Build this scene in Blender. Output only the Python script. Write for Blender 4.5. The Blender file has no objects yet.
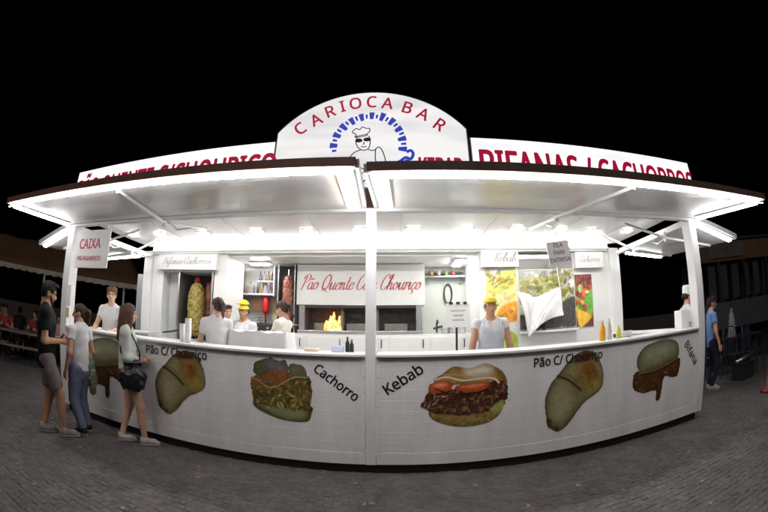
import bpy, math, random
import numpy as np
from mathutils import Vector, Matrix
random.seed(7); RNG = np.random.default_rng(11)
R = math.radians
scene = bpy.context.scene
col = scene.collection

# ------------------------------------------------------------------ camera, world, light, exposure
cd = bpy.data.cameras.new('camera'); cam = bpy.data.objects.new('camera', cd); col.objects.link(cam)
scene.camera = cam
cd.type = 'PANO'                                    # the photograph was taken through a fisheye lens
cd.panorama_type = 'FISHEYE_EQUISOLID'
cd.sensor_fit = 'HORIZONTAL'; cd.sensor_width = 36.0
cd.fisheye_lens = 372.755 / 768 * 36.0
cd.fisheye_fov = math.pi
cd.clip_start = 0.05; cd.clip_end = 2000
cam.location = (0, -3.5674, 1.4886)
cam.rotation_euler = (math.pi / 2 + 0.1984, 0, 0.0311)

world = bpy.data.worlds.new('World'); scene.world = world; world.use_nodes = True
wn = world.node_tree.nodes; wl = world.node_tree.links
sky = wn.new('ShaderNodeTexSky'); sky.sky_type = 'NISHITA'; sky.sun_disc = False
sky.sun_elevation = R(-4); sky.sun_rotation = R(200)
wl.new(sky.outputs[0], wn['Background'].inputs[0]); wn['Background'].inputs[1].default_value = 0.004
sd = bpy.data.lights.new('street_fill', 'SUN'); sd.energy = 0.26; sd.angle = R(25); sd.color = (1, .9, .8)  # warm fill added from behind the camera, standing in for unseen street lights
sun = bpy.data.objects.new('street_fill', sd); col.objects.link(sun); sun.rotation_euler = (R(48), 0, R(-14))
scene.view_settings.view_transform = 'Standard'; scene.view_settings.look = 'None'
scene.view_settings.exposure = 0.68; scene.view_settings.gamma = 1.0
scene.render.engine = 'CYCLES'
scene.cycles.use_denoising = True
scene.cycles.max_bounces = 8; scene.cycles.diffuse_bounces = 4; scene.cycles.glossy_bounces = 4
scene.cycles.sample_clamp_indirect = 6.0; scene.cycles.caustics_reflective = False

# ------------------------------------------------------------------ materials
MATS = {}
def mat(name, c=(.8, .8, .8), rough=.5, metal=0., emit=None, es=0., var=0., vscale=8., bump=0., bscale=60., stretch=(1, 1, 1), coat=0., spec=.5):
    if name in MATS: return MATS[name]
    m = bpy.data.materials.new(name); m.use_nodes = True; MATS[name] = m
    nt = m.node_tree; b = nt.nodes['Principled BSDF']
    b.inputs['Base Color'].default_value = (*c, 1); b.inputs['Roughness'].default_value = rough
    b.inputs['Metallic'].default_value = metal; b.inputs['Specular IOR Level'].default_value = spec
    if coat: b.inputs['Coat Weight'].default_value = coat
    if emit: b.inputs['Emission Color'].default_value = (*emit, 1); b.inputs['Emission Strength'].default_value = es
    if var or bump:
        tc = nt.nodes.new('ShaderNodeTexCoord'); mp = nt.nodes.new('ShaderNodeMapping'); mp.inputs['Scale'].default_value = stretch
        nt.links.new(tc.outputs['Object'], mp.inputs[0])
        if var:
            n = nt.nodes.new('ShaderNodeTexNoise'); n.inputs['Scale'].default_value = vscale; n.inputs['Detail'].default_value = 6
            n.inputs['Roughness'].default_value = .65
            nt.links.new(mp.outputs[0], n.inputs['Vector'])
            r = nt.nodes.new('ShaderNodeValToRGB'); r.color_ramp.elements[0].position = .3; r.color_ramp.elements[1].position = .7
            r.color_ramp.elements[0].color = (*[max(0, v * (1 - var)) for v in c], 1)
            r.color_ramp.elements[1].color = (*[min(1, v * (1 + var * .6)) for v in c], 1)
            nt.links.new(n.outputs['Fac'], r.inputs[0]); nt.links.new(r.outputs[0], b.inputs['Base Color'])
        if bump:
            n2 = nt.nodes.new('ShaderNodeTexNoise'); n2.inputs['Scale'].default_value = bscale; n2.inputs['Detail'].default_value = 4
            nt.links.new(mp.outputs[0], n2.inputs['Vector'])
            bp = nt.nodes.new('ShaderNodeBump'); bp.inputs['Strength'].default_value = bump; bp.inputs['Distance'].default_value = .01
            nt.links.new(n2.outputs['Fac'], bp.inputs['Height']); nt.links.new(bp.outputs[0], b.inputs['Normal'])
    return m
def painted(name, rough=.4):
    if name in MATS: return MATS[name]
    m = bpy.data.materials.new(name); m.use_nodes = True; MATS[name] = m
    nt = m.node_tree; a = nt.nodes.new('ShaderNodeVertexColor'); a.layer_name = 'Col'
    nt.links.new(a.outputs[0], nt.nodes['Principled BSDF'].inputs['Base Color']); nt.nodes['Principled BSDF'].inputs['Roughness'].default_value = rough
    return m
M_PANEL = mat('white_panel_paint', (.80, .785, .80), .42, var=.11, vscale=2.6, bump=.06, bscale=20, stretch=(1.6, 1, .45))
nt = M_PANEL.node_tree; pb = nt.nodes['Principled BSDF']; lk = pb.inputs['Base Color'].links[0]; src = lk.from_socket
tc = nt.nodes.new('ShaderNodeTexCoord'); mp = nt.nodes.new('ShaderNodeMapping'); mp.inputs['Scale'].default_value = (.8, 1, 2.2); ns = nt.nodes.new('ShaderNodeTexNoise'); ns.inputs['Scale'].default_value = 7; ns.inputs['Detail'].default_value = 10; ns.inputs['Roughness'].default_value = .75
rp_ = nt.nodes.new('ShaderNodeValToRGB'); rp_.color_ramp.elements[0].position = .62; rp_.color_ramp.elements[0].color = (0, 0, 0, 1); rp_.color_ramp.elements[1].position = .74; rp_.color_ramp.elements[1].color = (.55, .55, .55, 1)
mx = nt.nodes.new('ShaderNodeMix'); mx.data_type = 'RGBA'; mx.inputs[7].default_value = (.36, .33, .31, 1)
nt.links.new(tc.outputs['Object'], mp.inputs[0]); nt.links.new(mp.outputs[0], ns.inputs['Vector']); nt.links.new(ns.outputs['Fac'], rp_.inputs[0]); nt.links.new(rp_.outputs[0], mx.inputs[0]); nt.links.new(src, mx.inputs[6]); nt.links.new(mx.outputs[2], pb.inputs['Base Color'])   # scuffs
M_WHITE = mat('white_enamel', (.80, .80, .80), .35, var=.05, vscale=3)
M_INNER = mat('white_inner_panel', (.80, .80, .79), .4, var=.05, vscale=2.5)
M_UNDER = mat('brushed_white_metal', (.88, .88, .87), .25, metal=.0, coat=.3, var=.09, vscale=1.6, bump=.10, bscale=5, stretch=(.35, 2.2, 1))
M_BROWN = mat('brown_fascia', (.34, .18, .135), .5, var=.25, vscale=6)
M_DARKBROWN = mat('dark_brown_fascia', (.22, .15, .13), .5, var=.2, vscale=6)
M_TUBE = mat('lit_tube', (1, 1, 1), .4, emit=(1, .985, .98), es=15.)
M_LED = mat('lit_led_strip', (1, 1, 1), .4, emit=(1, .985, .98), es=34.)
M_COVE = mat('lit_cove', (1, 1, 1), .4, emit=(1, .985, .97), es=15.)
M_SPOT = mat('lit_downlight', (1, 1, 1), .4, emit=(1, .98, .95), es=75.)
M_FLUO = mat('lit_fluorescent', (1, 1, 1), .4, emit=(1, 1, .97), es=45.)
M_BLACK = mat('black_rubber', (.015, .015, .015), .6)
M_STEEL = mat('stainless_steel', (.55, .55, .56), .3, metal=.9, var=.1)
M_DSTEEL = mat('dark_steel', (.06, .06, .065), .4, metal=.6)
M_CLOTH = mat('white_cloth', (.84, .84, .85), .85, bump=.2, bscale=30)
M_RED = mat('red_letter', (.62, .015, .05), .45)
M_BLUE = mat('blue_print', (.04, .075, .52), .45, var=.3, vscale=12)
M_RED_LIT = mat('red_letter_backlit', (.5, .01, .04), .45, emit=(.46, .006, .05), es=.36)
M_BLUE_LIT = mat('blue_print_backlit', (.04, .075, .5), .45, emit=(.03, .07, .62), es=.34)
M_INK = mat('black_letter', (.012, .012, .014), .4)
M_GREY_INK = mat('grey_letter', (.33, .31, .32), .5)
M_PRINT = painted('printed_vinyl', .38)
M_POSTER = painted('printed_poster', .45)

# ------------------------------------------------------------------ geometry helpers
def link(o, parent=None):
    col.objects.link(o)
    if parent is not None: o.parent = parent
    return o
def mesh_obj(name, V, F, m, parent=None, smooth=False):
    me = bpy.data.meshes.new(name); me.from_pydata([tuple(map(float, v)) for v in V], [], [tuple(map(int, f)) for f in F]); me.update()
    for mm in (m if isinstance(m, (list, tuple)) else [m]): me.materials.append(mm)
    if smooth: me.polygons.foreach_set('use_smooth', [True] * len(me.polygons))
    return link(bpy.data.objects.new(name, me), parent)
def tag(o, label, cat, group=None, kind=None):
    o['label'] = label; o['category'] = cat
    if group: o['group'] = group
    if kind: o['kind'] = kind
    return o
def empty(name, loc=(0, 0, 0), rz=0, parent=None):
    o = bpy.data.objects.new(name, None); o.location = loc; o.rotation_euler = (0, 0, rz); o.empty_display_size = .1
    return link(o, parent)
ORD = 'first second third fourth fifth sixth seventh eighth ninth'.split()
class G:
    def __init__(s): s.V = []; s.F = []
    def add(s, V, F):
        n = len(s.V); s.V += [tuple(v) for v in V]; s.F += [tuple(i + n for i in f) for f in F]; return s
    def box(s, x0, x1, y0, y1, z0, z1):
        return s.add([(x0, y0, z0), (x1, y0, z0), (x1, y1, z0), (x0, y1, z0), (x0, y0, z1), (x1, y0, z1), (x1, y1, z1), (x0, y1, z1)],
                     [(0, 3, 2, 1), (4, 5, 6, 7), (0, 1, 5, 4), (1, 2, 6, 5), (2, 3, 7, 6), (3, 0, 4, 7)])
    def beam(s, a, b, w, h, up=(0, 0, 1)):
        a, b = Vector(a), Vector(b); d = (b - a).normalized(); u = Vector(up); r = d.cross(u).normalized(); u = r.cross(d).normalized()
        P = []
        for q in (a, b):
            for i, j in ((-1, -1), (1, -1), (1, 1), (-1, 1)): P.append(q + r * (w / 2 * i) + u * (h / 2 * j))
        return s.add(P, [(0, 1, 2, 3), (7, 6, 5, 4), (0, 4, 5, 1), (1, 5, 6, 2), (2, 6, 7, 3), (3, 7, 4, 0)])
    def tube(s, pts, r, n=8):
        pts = [Vector(p) for p in pts]; rs = r if isinstance(r, (list, tuple)) else [r] * len(pts)
        V = []; F = []; side = None
        for i, p in enumerate(pts):
            d = (pts[min(i + 1, len(pts) - 1)] - pts[max(i - 1, 0)]).normalized()
            if side is None: side = d.cross(Vector((0, 0, 1))) if abs(d.z) < .9 else d.cross(Vector((1, 0, 0)))
            side = (side - d * side.dot(d)).normalized(); b = d.cross(side)
            for k in range(n):
                t = 2 * math.pi * k / n; V.append(p + (side * math.cos(t) + b * math.sin(t)) * rs[i])
        for i in range(len(pts) - 1):
            for k in range(n): F.append((i * n + k, i * n + (k + 1) % n, (i + 1) * n + (k + 1) % n, (i + 1) * n + k))
        F.append(tuple(reversed(range(n)))); F.append(tuple(range((len(pts) - 1) * n, len(pts) * n)))
        return s.add(V, F)
    def lathe(s, prof, n=20, c=(0, 0, 0), wob=None):
        V = []; F = []
        for i, (r, z) in enumerate(prof):
            for k in range(n):
                t = 2 * math.pi * k / n; rr = r * (1 + (wob(t, z) if wob else 0))
                V.append((c[0] + rr * math.cos(t), c[1] + rr * math.sin(t), c[2] + z))
        for i in range(len(prof) - 1):
            for k in range(n): F.append((i * n + k, i * n + (k + 1) % n, (i + 1) * n + (k + 1) % n, (i + 1) * n + k))
        F.append(tuple(reversed(range(n)))); F.append(tuple(range((len(prof) - 1) * n, len(prof) * n)))
        return s.add(V, F)
    def prism_xz(s, poly, y0, y1):
        n = len(poly); V = [(x, y0, z) for x, z in poly] + [(x, y1, z) for x, z in poly]
        F = [tuple(range(n)), tuple(reversed(range(n, 2 * n)))] + [(i, i + n, (i + 1) % n + n, (i + 1) % n) for i in range(n)]
        return s.add(V, F)
    def obj(s, name, m, parent=None, smooth=False, bevel=0):
        o = mesh_obj(name, s.V, s.F, m, parent, smooth)
        if bevel:
            b = o.modifiers.new('bevel', 'BEVEL'); b.width = bevel; b.segments = 2; b.limit_method = 'ANGLE'; b.harden_normals = False
        return o
def box(name, m, parent, *a, bevel=0): return G().box(*a).obj(name, m, parent, bevel=bevel)

try:
    import os
    FONT = bpy.data.fonts.load(os.path.join(bpy.utils.system_resource('DATAFILES'), 'fonts', 'NotoSansHebrew-Regular.woff2')); FSC = 1.21
except Exception:
    FONT = None; FSC = 1.0
def text(name, s, m, parent, x, z, y, size, sx=1., rot=0., shear=0., bold=0., align='LEFT', plane='xz'):
    c = bpy.data.curves.new('t', 'FONT'); c.body = s; c.size = size * FSC
    if FONT: c.font = FONT
    c.shear = shear; c.align_x = align; c.resolution_u = 4
    o = bpy.data.objects.new('t', c); col.objects.link(o)
    bpy.context.view_layer.update()
    me0 = bpy.data.meshes.new_from_object(o.evaluated_get(bpy.context.evaluated_depsgraph_get()))
    bpy.data.objects.remove(o); bpy.data.curves.remove(c)
    co = np.zeros(len(me0.vertices) * 3); me0.vertices.foreach_get('co', co); co = co.reshape(-1, 3); fs = [tuple(p.vertices) for p in me0.polygons]; bpy.data.meshes.remove(me0)
    cr, sr = math.cos(rot), math.sin(rot); V = []; F = []; d = bold * size
    for k, (ox, oz) in enumerate([(0, 0)] + ([(d, 0), (-d, 0), (d * .7, d * .7), (-d * .7, -d * .7), (d * .7, -d * .7), (-d * .7, d * .7), (0, d * .8), (0, -d * .8)] if d else [])):
        px, pz = co[:, 0] * sx + ox, co[:, 1] + oz; n = len(V)
        V += [tuple(v) for v in np.stack([x + px * cr - pz * sr, np.full(len(co), y - k * .0001), z + px * sr + pz * cr], 1)]; F += [tuple(i + n for i in f) for f in fs]
    return mesh_obj(name, V, F, m, parent)

# hand-drawn script letters: strokes in x-heights
GL = {
 'a': (1.0, [[(.75, .85), (.45, 1), (.1, .65), (.1, .2), (.35, 0), (.65, .3), (.78, .95)], [(.78, .95), (.72, .3), (.85, .02), (1.1, .3)]]),
 'o': (.95, [[(.45, 1), (.12, .7), (.1, .25), (.38, 0), (.7, .3), (.72, .75), (.45, 1), (.6, .85), (1.0, .9)]]),
 'u': (1.0, [[(.0, .3), (.15, .95), (.12, .3), (.3, 0), (.6, .35), (.75, 1)], [(.75, 1), (.7, .25), (.85, 0), (1.1, .3)]]),
 'e': (.78, [[(.05, .4), (.5, .55), (.65, .85), (.4, 1), (.1, .6), (.12, .15), (.4, 0), (.85, .35)]]),
 'n': (.95, [[(0, .7), (.15, 1), (.2, .8), (.15, 0)], [(.15, .4), (.45, .95), (.65, .85), (.62, .25), (.75, 0), (1.0, .3)]]),
 'm': (1.4, [[(0, .7), (.15, 1), (.2, .8), (.15, 0)], [(.15, .4), (.42, .95), (.58, .85), (.55, 0)], [(.56, .4), (.85, .95), (1.05, .85), (1.02, .25), (1.15, 0), (1.4, .3)]]),
 't': (.62, [[(.35, 1.7), (.25, .3), (.42, 0), (.75, .3)], [(.0, 1.05), (.65, 1.1)]]),
 'h': (.95, [[(0, .3), (.35, 1.4), (.4, 2), (.25, 1.9), (.15, .9), (.1, 0)], [(.12, .4), (.45, .95), (.65, .8), (.6, .25), (.72, 0), (1, .3)]]),
 'r': (.66, [[(.02, .85), (.15, 1), (.2, .6), (.12, 0)], [(.16, .5), (.3, .85), (.5, 1.02), (.62, .9)]]),
 'i': (.52, [[(0, .4), (.2, 1), (.17, .25), (.32, 0), (.6, .3)], [(.24, 1.4), (.28, 1.48)]]),
 'c': (.72, [[(.65, .8), (.45, 1), (.1, .6), (.12, .15), (.4, 0), (.8, .35)]]),
 's': (.6, [[(0, .2), (.4, .9), (.45, 1.05), (.5, .6), (.55, .2), (.3, 0), (.1, .15)]]),
 'f': (.65, [[(0, .2), (.4, 1.2), (.55, 1.95), (.4, 1.9), (.28, .6), (.2, -.7), (.3, -.75), (.35, 0), (.8, .3)]]),
 'b': (.8, [[(0, .3), (.35, 1.5), (.38, 2), (.22, 1.8), (.12, .3), (.35, 0), (.65, .35), (.6, .85), (.3, .9)]]),
 'P': (1.15, [[(.5, 1.9), (.35, .8), (.2, 0), (0, -.1)], [(.05, 1.4), (.25, 1.9), (.8, 2.05), (1.15, 1.7), (.95, 1.15), (.4, .95)]]),
 'Q': (1.4, [[(.75, 2.05), (.25, 1.6), (.1, .7), (.35, .05), (.85, .1), (1.15, .8), (1.1, 1.6), (.75, 2.05), (.5, 1.8)], [(.3, -.15), (.6, .2), (.9, -.2), (1.4, -.3)]]),
 'C': (1.15, [[(1.05, 1.5), (1.0, 1.95), (.6, 2), (.2, 1.4), (.1, .5), (.4, 0), (.8, .1), (1.1, .5)]]),
 'B': (1.2, [[(.4, 1.9), (.3, .8), (.15, 0)], [(.1, 1.6), (.5, 2.05), (1.0, 1.85), (.85, 1.2), (.45, 1.05), (1.0, .95), (1.05, .3), (.6, 0), (.1, .1)]]),
 'K': (1.15, [[(.4, 2), (.3, 1), (.15, 0)], [(1.1, 2), (.7, 1.3), (.35, 1), (.6, .9), (.85, .2), (1.2, .05)]]),
 ' ': (.55, []),
}
GL['ç'] = (GL['c'][0], GL['c'][1] + [[(.38, 0), (.35, -.2), (.5, -.35), (.25, -.55)]])
GL['ã'] = (GL['a'][0], GL['a'][1] + [[(.2, 1.3), (.4, 1.5), (.6, 1.35), (.8, 1.55)]])
def catmull(p, n=6):
    p = [np.array(q, float) for q in p]; p = [2 * p[0] - p[1]] + p + [2 * p[-1] - p[-2]]; out = []
    for i in range(1, len(p) - 2):
        for k in range(n):
            t = k / n
            out.append(.5 * (2 * p[i] + (p[i + 1] - p[i - 1]) * t + (2 * p[i - 1] - 5 * p[i] + 4 * p[i + 1] - p[i + 2]) * t * t + (3 * p[i] - p[i - 1] - 3 * p[i + 1] + p[i + 2]) * t ** 3))
    out.append(p[-2]); return np.array(out)
def ribbon(g, P, w, y):
    """flat calligraphic ribbon in the xz plane; w(direction) gives the width"""
    d = np.gradient(P, axis=0); d /= np.linalg.norm(d, axis=1)[:, None] + 1e-9; nrm = np.stack([-d[:, 1], d[:, 0]], 1)
    ww = np.array([w(q) for q in d])[:, None] / 2
    A, B = P + nrm * ww, P - nrm * ww; V = []
    for a, b in zip(A, B): V += [(a[0], y, a[1]), (b[0], y, b[1])]
    g.add(V, [(2 * i, 2 * i + 1, 2 * i + 3, 2 * i + 2) for i in range(len(P) - 1)])
def script(name, s, m, parent, x0, x1, z, y, xh, shear=.35, thin=.05, thick=.2):
    tot = sum(GL[c][0] for c in s); k = (x1 - x0) / tot; g = G(); x = 0; yy = y
    for ch in s:
        for st in GL[ch][1]:
            P = catmull(st); Q = np.stack([x0 + (P[:, 0] + x + shear * P[:, 1]) * k, z + P[:, 1] * xh], 1)
            yy -= .00004
            ribbon(g, Q, lambda d: xh * (thin + (thick - thin) * abs(d[1]) ** 2), yy)
        x += GL[ch][0]
    return g.obj(name, m, parent)

# ------------------------------------------------------------------ picture prints (flat vinyl): painted colours on a fine mesh
def vnoise(U, V, f, seed):
    r = np.random.default_rng(seed); T = r.random((64, 64)); x, y = U * f, V * f
    i, j = np.floor(x).astype(int), np.floor(y).astype(int); a, b = x - i, y - j; a = a * a * (3 - 2 * a); b = b * b * (3 - 2 * b)
    t = lambda p, q: T[p % 64, q % 64]
    return (t(i, j) * (1 - a) + t(i + 1, j) * a) * (1 - b) + (t(i, j + 1) * (1 - a) + t(i + 1, j + 1) * a) * b
def fbm(U, V, f, seed): return sum(vnoise(U, V, f * 2 ** k, seed + k) / 2 ** k for k in range(4)) / 1.875
class Paint:
    def __init__(s, w, h, n):
        s.w, s.h = w, h; nx = int(n * w / max(w, h)); ny = int(n * h / max(w, h)); s.nx, s.ny = nx, ny
        s.U, s.V = np.meshgrid(np.linspace(0, 1, nx), np.linspace(0, 1, ny)); s.C = np.ones((ny, nx, 3)); s.M = np.zeros((ny, nx)); s.seed = 1
    def fill(s, c): s.C[:] = c; s.M[:] = 1
    def dist(s, poly):
        x, y = s.U * s.w, s.V * s.h; P = [(a * s.w, b * s.h) for a, b in poly]; ins = np.zeros(x.shape, bool); d = np.full(x.shape, 9.)
        for (x0, y0), (x1, y1) in zip(P, P[1:] + P[:1]):
            c = ((y0 > y) != (y1 > y)) & (x < (x1 - x0) * (y - y0) / (y1 - y0 + 1e-12) + x0); ins ^= c
            t = np.clip(((x - x0) * (x1 - x0) + (y - y0) * (y1 - y0)) / ((x1 - x0) ** 2 + (y1 - y0) ** 2 + 1e-12), 0, 1)
            d = np.minimum(d, np.hypot(x - x0 - t * (x1 - x0), y - y0 - t * (y1 - y0)))
        return np.where(ins, -d, d)
    def lay(s, a, c, var=.3, f=9, mask=True):
        s.seed += 7; n = fbm(s.U * s.w * 3, s.V * s.h * 3, f, s.seed)
        cc = np.array(c)[None, None] * (1 + var * 2 * (n - .5))[..., None]; s.C = s.C * (1 - a[..., None]) + cc * a[..., None]
        if mask: s.M = np.maximum(s.M, a)
    def poly(s, p, c, var=.3, f=9, soft=.006, rag=0., shade=0., mask=True):
        pp = catmull(list(p) + [p[0]], 5)[:-1]; d = s.dist([tuple(q) for q in pp]); s.seed += 3
        if rag: d = d + rag * (fbm(s.U * s.w * 3, s.V * s.h * 3, 14, s.seed) - .5)
        a = np.clip(.5 - d / soft, 0, 1)
        s.lay(a, c, var, f, mask)
        if shade: s.C *= (1 - a[..., None] * shade * np.clip(1 + d / .07, 0, 1)[..., None])
    def blobs(s, n, area, cols, r0, r1, var=.3, asp=2., mask=True):
        r = np.random.default_rng(s.seed * 13 + 5); x, y = s.U * s.w, s.V * s.h; k = 0
        while k < n:
            u, v = r.random(2); q = area(u, v)
            if not q: r.random(); k += .2; continue
            k += 1; t = r.random() * 3.14; rr = r0 + (r1 - r0) * r.random(); c = cols[r.integers(len(cols))]
            dx, dy = x - u * s.w, y - v * s.h; a_, b_ = dx * np.cos(t) + dy * np.sin(t), -dx * np.sin(t) + dy * np.cos(t)
            e = np.hypot(a_ / (rr * asp), b_ / rr); a = np.clip((1 - e) * 3, 0, 1) * .85
            cc = np.array(c) * (.75 + .5 * r.random()) * (1.1 - .35 * e)[..., None]
            s.C = s.C * (1 - a[..., None]) + cc * a[..., None]
            if mask: s.M = np.maximum(s.M, a)
    def line(s, p, c, w):
        pp = catmull(p, 6); x, y = s.U * s.w, s.V * s.h; d = np.full(x.shape, 9.)
        for (u0, v0), (u1, v1) in zip(pp[:-1], pp[1:]):
            x0, y0, x1, y1 = u0 * s.w, v0 * s.h, u1 * s.w, v1 * s.h
            t = np.clip(((x - x0) * (x1 - x0) + (y - y0) * (y1 - y0)) / ((x1 - x0) ** 2 + (y1 - y0) ** 2 + 1e-12), 0, 1)
            d = np.minimum(d, np.hypot(x - x0 - t * (x1 - x0), y - y0 - t * (y1 - y0)))
        a = np.clip((w - d) / (w * .5), 0, 1); s.lay(a, c, .15)
    def obj(s, name, m, parent, x, ztop, y, gain=1., sat=1.):
        """x,ztop: upper left corner; lies in the xz plane at y"""
        s.C = s.C * gain * (1 + .5 * (fbm(s.U * s.w * 3, s.V * s.h * 3, 38, 77) - .5))[..., None]; g_ = s.C.mean(2, keepdims=True); s.C = g_ + (s.C - g_) * sat
        keep = s.M > .5; idx = -np.ones(keep.shape, int)
        cell = keep[:-1, :-1] & keep[1:, :-1] & keep[:-1, 1:] & keep[1:, 1:]
        use = np.zeros(keep.shape, bool); use[:-1, :-1] |= cell; use[1:, :-1] |= cell; use[:-1, 1:] |= cell; use[1:, 1:] |= cell
        idx[use] = np.arange(use.sum())
        V = np.stack([x + s.U[use] * s.w, np.full(use.sum(), y), ztop - s.V[use] * s.h], 1)
        j, i = np.nonzero(cell)
        F = np.stack([idx[j + 1, i], idx[j + 1, i + 1], idx[j, i + 1], idx[j, i]], 1)
        o = mesh_obj(name, V, F, m, parent); c = np.ones((len(V), 4)); c[:, :3] = np.clip(s.C[use], 0, 1)
        at = o.data.color_attributes.new('Col', 'FLOAT_COLOR', 'POINT'); at.data.foreach_set('color', c.ravel()); return o
def norm(pts, x0, y0, x1, y1): return [((x - x0) / (x1 - x0), (y - y0) / (y1 - y0)) for x, y in pts]
BUN = (.215, .185, .085); BUN_L = (.36, .325, .19)
def paint_pao(w, h, sd=0):
    p = Paint(w, h, 165); p.seed += sd; q = lambda a: norm(a, 340, 130, 600, 455)
    p.poly(q([(345, 300), (365, 250), (400, 210), (440, 165), (480, 140), (520, 135), (555, 150), (580, 190), (595, 240), (590, 290), (560, 320), (520, 340), (490, 370), (460, 410), (430, 440), (405, 450), (385, 440), (360, 420), (352, 380), (345, 340)]), BUN, .30, 3, shade=.62, rag=.012)
    p.poly(q([(375, 300), (405, 262), (450, 290), (455, 345), (415, 395), (378, 365)]), BUN_L, .22, 4, soft=.13, mask=False)
    p.poly(q([(425, 205), (460, 175), (480, 215), (455, 245)]), (.28, .25, .13), .2, 4, soft=.07, mask=False)
    p.poly(q([(475, 190), (520, 165), (568, 190), (582, 250), (548, 298), (505, 285), (482, 245)]), (.25, .145, .025), .6, 9, soft=.09, mask=False)
    p.poly(q([(500, 200), (530, 190), (552, 222), (522, 248)]), (.21, .075, .015), .5, 14, soft=.05, mask=False)
    p.poly(q([(470, 145), (520, 140), (548, 165), (500, 178), (462, 178)]), (.11, .035, .015), .5, 10, soft=.04, mask=False)
    p.poly(q([(505, 275), (562, 255), (582, 290), (540, 315)]), (.30, .235, .05), .4, 9, soft=.05, mask=False)
    p.poly(q([(545, 170), (585, 215), (590, 270), (570, 240)]), (.24, .215, .12), .3, 6, soft=.04, mask=False)
    p.line(q([(390, 222), (430, 240), (460, 262), (492, 292)]), (.05, .032, .012), .017)
    p.line(q([(412, 218), (445, 228), (480, 262)]), (.20, .14, .05), .014); p.line(q([(385, 240), (420, 258), (450, 285)]), (.30, .26, .14), .010)
    p.poly(q([(353, 385), (377, 398), (374, 428), (357, 418)]), (.05, .028, .012), .3, 9, soft=.03, mask=False); p.poly(q([(380, 430), (400, 425), (410, 448), (390, 446)]), (.07, .045, .02), .3, 9, soft=.02, mask=False)
    p.blobs(110, lambda u, v: True, [(.28, .24, .13), (.12, .095, .04), (.20, .14, .05)], .003, .010, mask=False)
    return p
def paint_cachorro(w, h):
    p = Paint(w, h, 165); q = lambda a: norm(a, 135, 125, 435, 420)
    p.poly(q([(150, 330), (290, 325), (420, 335), (425, 375), (400, 412), (290, 412), (200, 385), (155, 360)]), (.12, .125, .04), .35, 5, shade=.5)
    p.poly(q([(210, 360), (330, 350), (395, 370), (370, 398), (290, 395)]), (.25, .265, .14), .2, 5, soft=.07, mask=False)
    p.poly(q([(145, 230), (200, 200), (300, 190), (410, 205), (428, 260), (425, 320), (400, 345), (280, 350), (165, 340), (142, 280)]), (.12, .085, .018), .6, 14, rag=.03, shade=.3)
    p.blobs(330, lambda u, v: .35 < v < .80 and .03 < u < .97, [(.36, .27, .05), (.24, .21, .035), (.10, .10, .02), (.24, .10, .02), (.04, .025, .01), (.05, .04, .012), (.46, .38, .12)], .005, .015, asp=2.8, mask=False)
    p.poly(q([(155, 205), (160, 165), (190, 148), (235, 140), (230, 200), (190, 225)]), (.12, .125, .055), .4, 8, rag=.015, shade=.4)
    p.poly(q([(215, 190), (215, 150), (240, 132), (275, 145), (305, 140), (322, 165), (315, 200), (265, 210)]), (.17, .135, .15), .45, 7, rag=.02, shade=.3)
    p.poly(q([(318, 180), (335, 155), (385, 160), (405, 185), (400, 212), (340, 212)]), (.16, .165, .09), .35, 7, shade=.4, rag=.01)
    p.poly(q([(215, 215), (245, 190), (300, 190), (330, 205), (300, 240), (250, 255)]), (.26, .085, .015), .5, 9, soft=.04, mask=False)
    p.poly(q([(150, 235), (200, 215), (225, 240), (200, 268), (160, 270)]), (.19, .075, .02), .6, 9, soft=.04, mask=False)
    p.blobs(60, lambda u, v: .18 < v < .45, [(.32, .12, .02), (.10, .04, .02), (.22, .18, .16)], .004, .014, mask=False)
    p.line(q([(145, 232), (175, 238), (225, 266), (265, 262), (310, 235), (350, 214), (410, 212)]), (.45, .33, .22), .007)
    return p
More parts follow.
